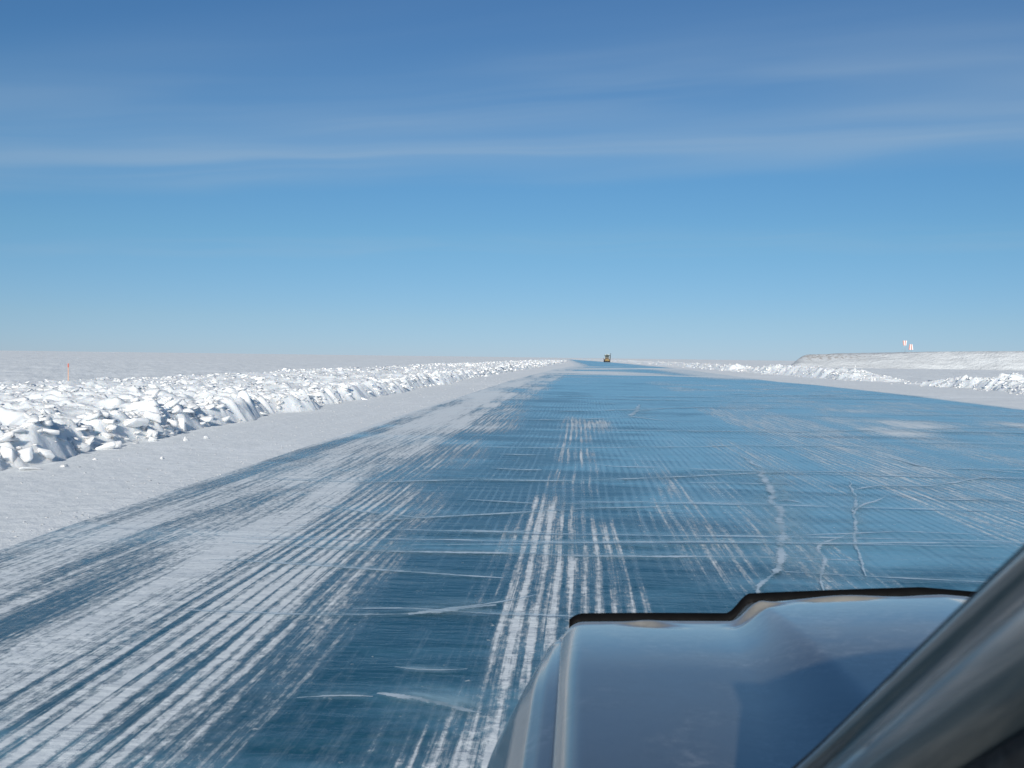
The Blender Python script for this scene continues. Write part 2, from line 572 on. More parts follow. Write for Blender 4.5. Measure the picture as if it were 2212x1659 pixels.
# long ragged cracks on the right
crack([(1600, 985), (1640, 1010), (1652, 1040), (1668, 1060), (1670, 1085), (1690, 1110), (1682, 1140), (1690, 1170), (1684, 1205), (1660, 1250), (1640, 1290)], 0.055, 0.9, 1)
crack([(1668, 1085), (1700, 1080), (1740, 1090)], 0.02, 0.4, 1)
crack([(1835, 1040), (1850, 1075), (1845, 1110), (1848, 1150), (1858, 1210), (1870, 1250)], 0.022, 0.7, 1)
crack([(1775, 1280), (1778, 1210), (1768, 1178), (1800, 1165), (1840, 1150)], 0.022, 0.7, 1)
crack([(1845, 1110), (1880, 1085), (1918, 1072)], 0.022, 0.5, 1)
crack([(1840, 1060), (1900, 1050), (2010, 1052), (2150, 1030)], 0.05, 0.5)
crack([(1700, 1160), (1960, 1152), (2160, 1160)], 0.02, 0.5)
crack([(1920, 990), (2000, 1010), (2120, 1016), (2212, 1024)], 0.05, 0.4)
crack([(1150, 890), (1300, 888), (1520, 880), (1800, 884)], 0.08, 0.4)
crack([(1100, 855), (1500, 858), (1900, 852), (2212, 868)], 0.10, 0.4)
# finer transverse cracks between the measured ones
for k in range(28):
    y0 = 7.5 * (75 / 7.5) ** (random.random())
    x0 = random.uniform(-3.5, 9) + (0 if y0 < 14 else random.uniform(-2, 6))
    ln = random.uniform(1.2, 8.0)
    sl = random.uniform(-0.25, 0.25)
    pts = []
    for q in range(6):
        t = q / 5
        pts.append(Vector((x0 + ln * t, y0 + sl * ln * t + random.uniform(-.06, .06) * y0 * 0.12, 0)))
    CR.append((pts, 0.007 + 0.0017 * y0, 0.6, 0))

cv, cf, c_u, c_v, c_h = [], [], [], [], []
base = nice
for ci, (pts, wd, halo, sd) in enumerate(CR):
    # resample with jitter
    P = []
    for a, b in zip(pts[:-1], pts[1:]):
        n = max(2, int((b - a).length / 0.07))
        for i in range(n):
            P.append(a.lerp(b, i / n))
    P.append(pts[-1].copy())
    P = np.array([(p.x, p.y) for p in P])
    n = len(P)
    t = np.linspace(0, 1, n)
    acc = np.concatenate([[0], np.cumsum(np.hypot(*np.diff(P, axis=0).T))])
    k = random.uniform(0, 500)
    jit = (0.05 if sd else 0.022) * (0.6 + 0.02 * P[:, 1])
    P[:, 0] += (fbm(acc * 2.1 + k, acc * 0 + 3, 200, 4) - .5) * jit * 3
    P[:, 1] += (fbm(acc * 1.7 + k, acc * 0 + 9, 210, 4) - .5) * jit * 5
    # smooth the corners
    for _ in range(4):
        P[1:-1] = P[1:-1] * .5 + (P[:-2] + P[2:]) * .25
    tan = np.gradient(P, axis=0)
    tan /= np.maximum(1e-6, np.hypot(tan[:, 0], tan[:, 1]))[:, None]
    nor = np.stack([-tan[:, 1], tan[:, 0]], -1)
    taper = np.minimum(1, np.minimum(t, 1 - t) * 4 + 0.02)
    wd = wd * 1.35
    full = (wd * 8.0 + 0.08) * (0.4 + 0.6 * taper)
    for i in range(n):
        for j, s in enumerate((-1.0, -0.5, 0.0, 0.5, 1.0)):
            q = P[i] + nor[i] * s * full[i]
            cv.append((q[0], q[1], 0.0085 + 0.0004 * ci))
            c_u.append(acc[i] + k)
            c_v.append(s * full[i] / (wd * (0.35 + 0.65 * taper[i])))
            c_h.append(halo * taper[i])
    for i in range(n - 1):
        for j in range(4):
            a = base + i * 5 + j
            cf.append((a, a + 1, a + 6, a + 5))
    base += n * 5
nc = len(cv)
V = np.concatenate([ICE_V, np.array(cv)])
F = np.concatenate([ICE_F, np.array(cf)])
me = mesh_np("ice_road", V, F)


def attr(me, name, vals):
    a = me.attributes.new(name, 'FLOAT', 'POINT')
    a.data.foreach_set('value', np.ascontiguousarray(vals, dtype=np.float32))


zc, zi = np.zeros(nc), np.zeros(nice)
attr(me, 'cover', np.concatenate([cov, zc]))
attr(me, 'track', np.concatenate([trk, zc]))
attr(me, 'groove', np.concatenate([cor, zc]))
attr(me, 'milk', np.concatenate([milk, zc]))
attr(me, 'along', np.concatenate([zi, np.array(c_u)]))
attr(me, 'across', np.concatenate([zi, np.array(c_v)]))
attr(me, 'halo', np.concatenate([zi, np.array(c_h)]))

# ice material
m_ice, nd, bs, out = mat("blue_lake_ice")
A = lambda n_: (lambda q: (setattr(q, 'attribute_name', n_), q.outputs['Fac'])[1])(nd.new('ShaderNodeAttribute'))
pos = nd.new('ShaderNodeNewGeometry').outputs['Position']
x, y, z = nd.xyz(pos)
a_cov, a_trk, a_cor, a_milk = A('cover'), A('track'), A('groove'), A('milk')
xw = nd.math('ADD', x, nd.math('MULTIPLY', nd.math('SUBTRACT', nd.noise(nd.vec(nd.math('MULTIPLY', x, .3), nd.math('MULTIPLY', y, .12), 0.), 1.0, 1.0), .5), .25))
streak = nd.noise(nd.vec(nd.math('MULTIPLY', xw, 9.0), nd.math('MULTIPLY', y, 0.42), 0.0), 1.0, 3.0, 0.6)
grain = nd.noise(nd.vec(nd.math('MULTIPLY', xw, 26.0), nd.math('MULTIPLY', y, 6.5), 4.0), 1.0, 4.0, 0.62)
speck = nd.noise(nd.vec(nd.math('MULTIPLY', x, 11.0), nd.math('MULTIPLY', y, 8.0), 9.0), 1.0, 3.0, 0.55)
ph = nd.math('MULTIPLY', nd.noise(nd.vec(nd.math('MULTIPLY', x, 1.1), nd.math('MULTIPLY', y, .05), 2.), 1.0, 2.0), 9.0)
stripe = nd.math('ADD', nd.math('MULTIPLY', nd.math('SINE', nd.math('ADD', nd.math('MULTIPLY', xw, 2 * math.pi / 0.118), ph)), 0.5), 0.5)
lines = nd.noise(nd.vec(nd.math('MULTIPLY', xw, 15.0), nd.math('MULTIPLY', y, 0.11), 21.0), 1.0, 3.0, 0.7)
s_amp = nd.noise(nd.vec(nd.math('MULTIPLY', xw, 4.3), nd.math('MULTIPLY', y, 0.55), 14.0), 1.0, 3.0, 0.6)
rag = nd.noise(nd.vec(nd.math('MULTIPLY', x, 17.0), nd.math('MULTIPLY', y, 13.0), 31.0), 1.0, 4.0, 0.68)
strk2 = nd.noise(nd.vec(nd.math('MULTIPLY', xw, 30.0), nd.math('MULTIPLY', y, 0.5), 40.0), 1.0, 3.0, 0.6)
quiet = nd.math('SUBTRACT', a_cov, nd.smooth(a_cov, 0.32, 0.06, 0.0, 0.42))
val = nd.math('ADD', quiet, nd.math('MULTIPLY', nd.math('SUBTRACT', streak, 0.5), 0.85))
val = nd.math('ADD', val, nd.math('MULTIPLY', nd.math('SUBTRACT', strk2, 0.5), 1.0))
val = nd.math('ADD', val, nd.math('MULTIPLY', nd.math('SUBTRACT', grain, 0.5), 0.85))
val = nd.math('ADD', val, nd.math('MULTIPLY', nd.math('SUBTRACT', rag, 0.5), 0.7))
lin_w = nd.math('ADD', nd.math('MULTIPLY', nd.math('SUBTRACT', lines, 0.5), 1.8), nd.math('MULTIPLY', nd.math('SUBTRACT', stripe, 0.5), nd.math('MULTIPLY', s_amp, 1.05)))
val = nd.math('ADD', val, nd.math('MULTIPLY', lin_w, nd.math('ADD', nd.math('MULTIPLY', a_trk, 0.8), 0.12)))
mask = nd.smooth(val, 0.30, 0.86)
mask = nd.math('MULTIPLY', mask, nd.lin(rag, 0.3, 0.7, 0.80, 1.0))
spk = nd.math('MULTIPLY', nd.smooth(speck, 0.68, 0.76), 0.6)
mask = nd.math('MAXIMUM', mask, spk)
dust = nd.math('MULTIPLY', nd.smooth(val, -0.1, 0.6), 0.2)
# ice body colour
cloud = nd.noise(nd.vec(nd.math('MULTIPLY', x, 0.5), nd.math('MULTIPLY', y, 0.7), 2.0), 1.0, 5.0, 0.6, 0.6)
cl2 = nd.noise(nd.vec(nd.math('MULTIPLY', x, 2.2), nd.math('MULTIPLY', y, 2.0), 6.0), 1.0, 4.0, 0.6, 0.5)
band = nd.noise(nd.vec(nd.math('MULTIPLY', x, 0.13), nd.math('ADD', nd.math('MULTIPLY', y, 0.62), nd.math('MULTIPLY', x, 0.05)), 12.0), 1.0, 3.0, 0.55, 0.5)
mk = nd.math('ADD', nd.math('ADD', a_milk, nd.math('MULTIPLY', nd.math('SUBTRACT', band, 0.5), 2.5)), nd.math('ADD', nd.math('MULTIPLY', nd.math('SUBTRACT', cloud, 0.5), 1.5), nd.math('MULTIPLY', nd.math('SUBTRACT', cl2, 0.5), 0.35)))
deep = nd.mix(nd.smooth(mk, 0.0, 1.1), (0.014, 0.080, 0.122), (0.175, 0.40, 0.53))
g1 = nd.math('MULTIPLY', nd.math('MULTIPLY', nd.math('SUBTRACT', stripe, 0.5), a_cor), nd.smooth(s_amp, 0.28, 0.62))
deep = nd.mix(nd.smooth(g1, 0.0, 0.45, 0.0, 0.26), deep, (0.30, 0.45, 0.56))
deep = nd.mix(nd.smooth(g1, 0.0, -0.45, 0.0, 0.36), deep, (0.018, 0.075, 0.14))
deep = nd.mix(dust, deep, (0.55, 0.62, 0.68))
bubb = nd.noise(nd.vec(nd.math('MULTIPLY', x, 14.0), nd.math('MULTIPLY', y, 22.0), 1.0), 1.0, 4.0, 0.7)
deep = nd.mix(nd.smooth(bubb, 0.44, 0.30, 0.0, 0.35), deep, (0.012, 0.055, 0.10))
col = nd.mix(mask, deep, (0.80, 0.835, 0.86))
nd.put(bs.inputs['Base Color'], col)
nd.put(bs.inputs['Roughness'], nd.lin(mask, 0, 1, 0.22, 0.9))
nd.put(bs.inputs['Specular IOR Level'], nd.lin(mask, 0, 1, 0.45, 0.15))
bs.inputs['IOR'].default_value = 1.31
hb = nd.noise(nd.vec(nd.math('MULTIPLY', x, 0.7), nd.math('MULTIPLY', y, 2.6), 8.0), 1.0, 4.0, 0.55)
n_a = nd.bump(hb, 0.5, 0.06)
n_b = nd.bump(bubb, 0.25, 0.012, n_a)
n_c = nd.bump(nd.math('ADD', mask, nd.math('MULTIPLY', grain, 0.6)), 0.5, 0.012, n_b)
nd.put(bs.inputs['Normal'], n_c)

# crack material
m_crk, nd, bs, out = mat("white_crack_in_ice")
A = lambda n_: (lambda q: (setattr(q, 'attribute_name', n_), q.outputs['Fac'])[1])(nd.new('ShaderNodeAttribute'))
u_, v_, h_ = A('along'), A('across'), A('halo')
rag = nd.noise(nd.vec(nd.math('MULTIPLY', u_, 14.0), nd.math('MULTIPLY', v_, 0.9), 0.), 1.0, 5.0, 0.72)
rg2 = nd.noise(nd.vec(nd.math('MULTIPLY', u_, 1.6), nd.math('MULTIPLY', v_, 0.25), 8.), 1.0, 4.0, 0.6)
brk = nd.noise(nd.vec(nd.math('MULTIPLY', u_, 1.1), 0., 5.), 1.0, 4.0, 0.65)
av = nd.math('ABSOLUTE', nd.math('ADD', v_, nd.math('MULTIPLY', nd.math('SUBTRACT', rag, .5), 2.6)))
wid = nd.smooth(brk, 0.34, 0.66, 0.40, 1.5)
core = nd.smooth(av, wid, nd.math('MULTIPLY', wid, 0.25))
core = nd.math('MULTIPLY', core, nd.smooth(brk, 0.34, 0.60, 0.32, 0.85))
hal = nd.math('MULTIPLY', nd.smooth(nd.math('ABSOLUTE', v_), 6.8, 0.0), nd.math('MULTIPLY', h_, nd.smooth(rg2, 0.34, 0.70, 0.10, 0.85)))
one = nd.smooth(v_, -5.0, 3.0, 0.35, 1.0)
alpha = nd.math('MAXIMUM', core, nd.math('MULTIPLY', hal, one))
tr_ = nd.new('ShaderNodeBsdfTransparent')
mx = nd.new('ShaderNodeMixShader')
nd.put(bs.inputs['Base Color'], nd.mix(core, (0.38, 0.58, 0.67), (0.74, 0.79, 0.83)))
bs.inputs['Roughness'].default_value = 0.3
bs.inputs['IOR'].default_value = 1.31
bs.inputs['Specular IOR Level'].default_value = 0.45
nd.l.new(alpha, mx.inputs[0])
nd.l.new(tr_.outputs[0], mx.inputs[1])
nd.l.new(bs.outputs[0], mx.inputs[2])
nd.l.new(mx.outputs[0], out.inputs[0])

ice = link_mesh("ice_road", me, [m_ice, m_crk])
mi = np.zeros(len(F), dtype=np.int32)
mi[len(ICE_F):] = 1
me.polygons.foreach_set('material_index', mi)
tag(ice, kind='structure')


# ------------------------------------------------------------------ snow banks
def bank_left_h(x, y):
    e = (xb(y) + (fbm(y * 0.30, y * 0 + 4, 301, 3) - .5) * 1.3) - x         # metres in from the foot
    back = 20.0 + (fbm(y * 0.05, y * 0 + 2, 303, 3) - .5) * 8
    env = sstep(e, -0.1, 0.9) * (1 - sstep(e, back - 4, back + 1)) * sstep(y, -19, -13)
    crest = 0.30 + 0.24 * fbm(x * 0.15, y * 0.12, 305, 3)
    p1, b1 = plates(x + 0.3 * fbm(x, y, 7, 2), y, 1.15, 311, 0.9)
    p2, b2 = plates(x, y + 0.2 * fbm(x * 2, y * 2, 8, 2), 0.46, 321, 0.9)
    rub = 0.30 * (p1 - .5) * (0.4 + 0.6 * b1) + 0.20 * (p2 - .5) * (0.4 + 0.6 * b2)
    drift = (fbm(x * 0.4, y * 0.5, 331, 3) - .5) * 0.18 - 0.03
    body = np.maximum(rub, drift)
    amp = 0.9 - 0.35 * sstep(e, 2, 14)
    # fluted, wind-cut front face
    flute = (1 - np.abs(2 * vnoise(y * 2.2 + x * 0.9, y * 0.2, 341) - 1)) * 0.30 * box(e, 0.1, 1.0, 0.35)
    return env * (crest + body * amp) + flute * env + (env - 1) * 0.16


def bank_mesh(name, hfun, xs_of, ys, nx, label, cat):
    s = np.linspace(0, 1, nx)
    S, Yb = np.meshgrid(s, ys)
    x0, x1 = xs_of(Yb)
    Xb = x0 + (x1 - x0) * S ** 1.25
    Zb = hfun(Xb, Yb)
    me = mesh_np(name, np.stack([Xb, Yb, Zb], -1).reshape(-1, 3), grid_faces(len(ys), nx))
    o = link_mesh(name, me, M_BANK, smooth=True)
    tag(o, label, cat)
    me.update()
    return o


ysb = np.concatenate([np.arange(-20, 6, 0.35), np.arange(6, 40, 0.09), np.arange(40, 90, 0.25), 90 * (900 / 90) ** np.linspace(0, 1, 260)])
bank_mesh("snow_bank", bank_left_h, lambda y: (xb(y) + 1.0, xb(y) - 27.0), ysb, 230,
          "long wide bank of broken snow along the left edge of the ice road", "snow bank")


def bank_right_h(x, y):
    foot = np.interp(y, [40, 59, 74, 82, 100, 118, 150, 250, 460, 700, 1000, 1300],
                     [24.6, 24.8, 27.0, 25.4, 24.6, 24.0, 23.4, 23.0, 18.5, 11.5, 1.0, -11])
    e = x - foot + (fbm(y * 0.25, y * 0 + 1, 401, 3) - .5) * 1.6
    hump = 0.34 + 0.42 * box(y, 66, 80, 6) + 0.56 * box(y, 104, 150, 12) - 0.32 * box(y, 84, 96, 5)
    hump = np.where(y > 170, 0.75, hump)
    wid = 5.0 + 3 * fbm(y * 0.06, y * 0, 403, 2)
    env = sstep(e, -0.1, 1.7) * (1 - sstep(e, wid - 3, wid + 1.5)) * sstep(y, 23, 31)
    p1, b1 = plates(x, y, 1.25, 411, 0.9)
    p2, b2 = plates(x, y, 0.5, 421, 0.9)
    rub = 0.45 * (p1 - .45) * (.4 + .6 * b1) + 0.22 * (p2 - .5) * (.4 + .6 * b2)
    return env * (hump * (0.75 + 0.5 * fbm(x * .2, y * .15, 431, 3)) + rub * np.minimum(1, hump + .25)) + (env - 1) * 0.16


ysr = np.concatenate([np.arange(22, 44, 0.35), np.arange(44, 92, 0.14), np.arange(92, 180, 0.4), 180 * (1250 / 180) ** np.linspace(0, 1, 220)])
xf = lambda y: np.interp(y, [40, 59, 74, 82, 100, 118, 150, 250, 460, 700, 1000, 1300], [24.6, 24.8, 27.0, 25.4, 24.6, 24.0, 23.4, 23.0, 18.5, 11.5, 1.0, -11])
bank_mesh("snow_bank", lambda x, y: bank_right_h(x, y), lambda y: (xf(y) - 1.6, xf(y) + 11.0), ysr, 90,
          "low ridge of ploughed snow right of the ice road, below the flat hill", "snow bank")


# ------------------------------------------------------------------ snow blocks
def block_proto(seed, flat=0.6, n=13, bev=0.07, sub=0):
    rg = random.Random(seed)
    bm = bmesh.new()
    for _ in range(n):
        v = Vector((rg.uniform(-1, 1), rg.uniform(-1, 1), rg.uniform(-1, 1)))
        v = v.normalized() * rg.uniform(0.75, 1.05)
        v = Vector((max(-.8, min(.8, v.x * 1.25)), max(-.75, min(.75, v.y * 1.2)), max(-.7, min(.7, v.z * 1.2)) * flat))
        bm.verts.new(v)
    r_ = bmesh.ops.convex_hull(bm, input=bm.verts)
    bmesh.ops.delete(bm, geom=[v for v in bm.verts if not v.link_faces], context='VERTS')
    bmesh.ops.dissolve_limit(bm, angle_limit=R(14), verts=bm.verts, edges=bm.edges)
    if bev:
        bmesh.ops.bevel(bm, geom=list(bm.edges), offset=bev, segments=1 if not sub else 2, profile=0.6, affect='EDGES', clamp_overlap=True)
    bmesh.ops.triangulate(bm, faces=bm.faces)
    if sub:
        bmesh.ops.subdivide_edges(bm, edges=bm.edges, cuts=sub, use_grid_fill=True)
        for v in bm.verts:
            p = v.co
            k = 0.05 * (math.sin(7 * p.x + seed) * math.sin(6 * p.y + 2 * seed) + 0.6 * math.sin(13 * p.z + 9 * p.x + seed))
            v.co = p * (1 + k)
        bmesh.ops.triangulate(bm, faces=bm.faces)
    bmesh.ops.recalc_face_normals(bm, faces=bm.faces)
    bm.verts.index_update()
    Vn = np.array([v.co[:] for v in bm.verts])
    Fn = np.array([[v.index for v in f.verts] for f in bm.faces])
    bm.free()
    return Vn, Fn


def rot_np(rx, ry, rz):
    return np.array(Euler((rx, ry, rz)).to_matrix())


P_MED = [block_proto(100 + k, flat=random.uniform(0.4, 0.8)) for k in range(14)]
P_LOW = [block_proto(200 + k, flat=random.uniform(0.45, 0.8), n=9, bev=0) for k in range(12)]
P_HERO = [block_proto(300 + k, flat=random.uniform(0.5, 0.8), n=15, bev=0.09, sub=1) for k in range(10)]


def scatter(items):
    """items: (proto list, x, y, z, size xyz, rot xyz) -> one big mesh"""
    VV, FF, off = [], [], 0
    for (Vn, Fn), p, s, ro in items:
        q = (Vn * s) @ rot_np(*ro).T + p
        VV.append(q)
        FF.append(Fn + off)
        off += len(Vn)
    return mesh_np("snow_rubble", np.concatenate(VV), np.concatenate(FF))


rg = random.Random(5)
items = []
big = []                                          # the ones that become things of their own
# left bank
n_l = 30000
ycand = 7.0 * (520 / 7.0) ** RNG.random(n_l)
ucand = RNG.random(n_l)
ecand = np.where(ucand < 0.13, 0.1 + 1.6 * RNG.random(n_l) ** 1.2, 0.4 + 20.5 * RNG.random(n_l))
xcand = xb(ycand) - ecand
clump = fbm(xcand * 0.35, ycand * 0.25, 501, 3)
hcand = bank_left_h(xcand, ycand)
order = 0
for i in range(n_l):
    yv, xv = ycand[i], xcand[i]
    if rg.random() > 0.25 + 1.7 * (clump[i] - 0.25): continue
    sz = 0.026 + 0.085 * rg.random() ** 2.6
    if ecand[i] < 1.8: sz *= 1.25
    sz *= 1 + min(1.6, yv / 110)
    if rg.random() < 0.03: sz *= 1.9
    s = np.array([sz * rg.uniform(.8, 1.8), sz * rg.uniform(.7, 1.4), sz * rg.uniform(.5, 1.0)])
    ro = (rg.uniform(-.45, .45), rg.uniform(-.45, .45), rg.uniform(0, 6.28))
    p = np.array([xv, yv, hcand[i] + s[2] * rg.uniform(-0.1, 0.45)])
    it = (p, s, ro)
    px_size = 1050 * sz / yv
    big.append((px_size, it, 'left'))
# right bank
n_r = 8000
yr_ = 48.0 * (560 / 48.0) ** RNG.random(n_r)
er_ = 7.0 * RNG.random(n_r) ** 1.3 - 0.4
xr_ = xf(yr_) + er_
hr_ = bank_right_h(xr_, yr_)
cl_ = fbm(xr_ * .3, yr_ * .12, 511, 3)
for i in range(n_r):
    if rg.random() > 0.3 + 1.8 * (cl_[i] - .3): continue
    if hr_[i] < 0.08 and rg.random() < 0.85: continue
    sz = (0.04 + 0.10 * rg.random() ** 2.4) * (1 + min(0.9, yr_[i] / 220))
    s = np.array([sz * rg.uniform(.8, 1.7), sz * rg.uniform(.7, 1.4), sz * rg.uniform(.55, 1.0)])
    ro = (rg.uniform(-.45, .45), rg.uniform(-.45, .45), rg.uniform(0, 6.28))
    p = np.array([xr_[i], yr_[i], max(hr_[i], 0.02) + s[2] * rg.uniform(0.0, 0.45)])
    big.append((1050 * sz / yr_[i], (p, s, ro), 'right'))
big.sort(key=lambda t: -t[0])
n_ind = 270
for k, (px, it, side) in enumerate(big[n_ind:]):
    pr = P_MED if px > 3.0 else P_LOW
    items.append((pr[rg.randrange(len(pr))], *it))
# crumbs on the shoulder and along the edge of the ice
n_c_ = 3000
cy = 5.5 * (90 / 5.5) ** RNG.random(n_c_)
cx = xi(cy) - 0.1 + (xb(cy) - xi(cy)) * RNG.random(n_c_) ** 1.7
cz = field_h(cx, cy)
for k in range(n_c_):
    sz = (0.004 + 0.015 * rg.random() ** 3) * (0.8 + cy[k] / 45)
    s = np.array([sz * rg.uniform(.8, 1.9), sz * rg.uniform(.7, 1.4), sz * rg.uniform(.4, .8)])
    items.append((P_LOW[rg.randrange(len(P_LOW))], np.array([cx[k], cy[k], cz[k] + s[2] * .25]), s, (0, 0, rg.uniform(0, 6.28))))
o = link_mesh("snow_rubble", scatter(items), M_BLOCK, smooth=False)
tag(o, "loose white snow rubble strewn over the banks and shoulders", "snow rubble", kind='stuff')


def block_mesh(name, pr):
    me = mesh_np(name, *pr)
    return me


def smooth_by_angle(me):
    me.polygons.foreach_set('use_smooth', np.ones(len(me.polygons), dtype=bool))


HERO_ME = []
for k, pr in enumerate(P_HERO):
    me = block_mesh("snow_block", pr)
    me.materials.append(M_BLOCK)
    smooth_by_angle(me)
    HERO_ME.append(me)


def put_block(me, p, s, ro, label, group=None):
    o = bpy.data.objects.new("snow_block", me)
    COL.objects.link(o)
    o.location = p
    o.scale = s
    o.rotation_euler = ro
    tag(o, label, "snow block", group)
    return o


LAB = {'left': ("rough white snow block lying among the rubble of the left bank", "snow blocks strewn over the left bank"),
       'right': ("rough white snow block on the ploughed ridge right of the road", "snow blocks on the right ridge")}
for k, (px, (p, s, ro), side) in enumerate(big[:n_ind]):
    put_block(HERO_ME[rg.randrange(len(HERO_ME))], Vector(p), s * 0.92, ro, *LAB[side])

# blocks one can pick out on the photo: zoom coordinates -> photo coordinates; width and height in photo px
PICK = [
    (560, 790, 120, 115, "egg-shaped white snow block at the foot of the left bank", 0.0, 4),
    (60, 850, 140, 120, "large cracked slab of snow leaning out of the bank foot at the photo's left edge", 0.25, 1),
    (175, 850, 135, 130, "tall pointed snow slab beside the cracked slab at the bank foot", -0.35, 2),
    (315, 850, 130, 110, "rounded snow block between the pointed slab and the egg-shaped block", 0.2, 3),
    (215, 955, 170, 45, "long low snow fin lying on the shoulder in front of the bank foot", 0.1, 5),
    (445, 935, 70, 28, "small flat snow fin on the shoulder below the egg-shaped block", 0.0, 6),
    (345, 515, 110, 34, "long flat snow slab lying level on top of the left bank", 0.0, 7),
    (1290, 548, 140, 42, "big flat snow slab with a dark shadow at its right end on the bank crest", 0.05, 8),
    (920, 640, 230, 70, "long curved snow slab sloping down over the crest of the left bank", 0.3, 9),
    (1050, 690, 110, 90, "tilted snow slab below the long curved slab", 0.5, 0),
    (1275, 640, 70, 110, "upright spike of snow standing on the bank face", 0.15, 1),
    (1440, 605, 120, 52, "thick snow slab capping the bank face right of the upright spike", 0.0, 2),
    (1070, 750, 60, 50, "small square snow block at the bank foot under the tilted slab", 0.1, 3),
    (1300, 748, 36, 42, "small upright snow lump on the smooth shoulder near the bank", 0.2, 4),
    (1443, 738, 42, 34, "small pyramid of snow lying alone on the shoulder", 0.2, 5),
    (1132, 880, 36, 30, "tiny snow lump lying alone far out on the shoulder", 0.3, 6),
    (660, 888, 40, 24, "small snow lump on the shoulder below the bank foot", 0.0, 8),
    (1805, 325, 90, 30, "big pale snow block standing on the back of the left bank", 0.1, 7),
]
for zx, zy, zw, zh, lab, tilt_, hk in PICK:
    u, v = zx * 0.30864, 716.9 + zy * 0.30864
    g_ = ground(u, v + zh * 0.15432, 0.03)
    # march along the ray until it meets the bank
    r_ = ray(u, v + zh * 0.10)
    hit = None
    t_ = np.arange(8, 60, 0.03)
    hx, hy = r_.x * t_, r_.y * t_
    hh = np.maximum(bank_left_h(hx, hy), field_h(hx, hy))
    k_ = np.nonzero(CAMZ + r_.z * t_ < hh)[0]
    if len(k_): hit = Vector((hx[k_[0]], hy[k_[0]], CAMZ + r_.z * t_[k_[0]]))
    if hit is None: continue
    dist = hit.y
    wd = zw * 0.30864 * 0.4629 * dist / FPX
    ht = zh * 0.30864 * 0.4629 * dist / FPX
    put_block(HERO_ME[hk], hit + Vector((0, 0, ht * 0.22)), (wd * 0.62, wd * 0.45, ht * 0.85), (0.1 * tilt_, tilt_, 0.3 * hk), lab)

# ------------------------------------------------------------------ flat-topped hill on the right
nxh, nyh = 420, 120
xs = np.linspace(48, 330, nxh)
ys = 250 + (470 - 250) * np.linspace(0, 1, nyh) ** 1.6
Sx, Sy = np.meshgrid(xs, ys)
front = 292 + 8 * np.sin(Sx * 0.03) + (fbm(Sx * 0.08, Sx * 0, 601, 3) - .5) * 10
side = Sx - (57 + 0.29 * (Sy - 292) + (fbm(Sy * 0.05, Sy * 0, 603, 3) - .5) * 4)
top = np.interp(Sx, [58, 66, 85, 100, 130, 200, 330], [3.0, 3.7, 4.1, 4.9, 5.3, 5.8, 6.0])
slope = np.clip((Sy - front + 12) / (9 + 5 * fbm(Sx * .1, Sy * 0, 605, 2)), 0, 1)
slope = slope ** 0.8
sl2 = sstep(side, -2, 4.5)
gul = (fbm(Sx * 0.5, Sy * 0.12, 607, 4) - .5) * 1.1 * np.minimum(slope * (1 - slope) * 4, 1) + (fbm(Sx * 0.7, Sy * .7, 608, 3) - .5) * 0.25
Zh = -0.4 + (top + 0.4) * np.minimum(slope, 1) * sl2 + gul * sl2 * np.minimum(1, slope * 3)
me = mesh_np("hill", np.stack([Sx, Sy, Zh], -1).reshape(-1, 3), grid_faces(nyh, nxh))
mh, nd, bs, out = mat("snowy_gravel_slope")
pos = nd.new('ShaderNodeNewGeometry').outputs['Position']
x, y, z = nd.xyz(pos)
n1 = nd.noise(nd.vec(nd.math('MULTIPLY', x, 0.9), y, nd.math('MULTIPLY', z, 1.2)), 1.0, 5.0, 0.65)
n2 = nd.noise(nd.vec(nd.math('MULTIPLY', x, 0.08), nd.math('MULTIPLY', y, 0.2), z), 1.0, 3.0, 0.5)
edge = nd.math('MULTIPLY', nd.smooth(x, 96, 62, 0.0, 1.0), nd.smooth(z, 1.2, 3.0))
thr = nd.math('ADD', n1, nd.math('MULTIPLY', edge, 0.20))
spot = nd.smooth(thr, 0.66, 0.73)
colr = nd.mix(nd.smooth(n2, 0.3, 0.7), (0.56, 0.575, 0.59), (0.70, 0.715, 0.725))
nd.put(bs.inputs['Base Color'], nd.mix(spot, colr, (0.42, 0.40, 0.38)))
bs.inputs['Roughness'].default_value = 0.9
nd.put(bs.inputs['Normal'], nd.bump(n1, 0.6, 0.8))
tag(link_mesh("hill", me, mh), kind='structure')

# ------------------------------------------------------------------ striped range boards on poles
m_red = worn("faded_red_paint", (0.48, 0.20, 0.17), 0.6, var=0.15)
m_wht = worn("white_board_paint", (0.78, 0.70, 0.68), 0.6, var=0.06)
m_pole = worn("thin_grey_pole", (0.42, 0.45, 0.48), 0.5)


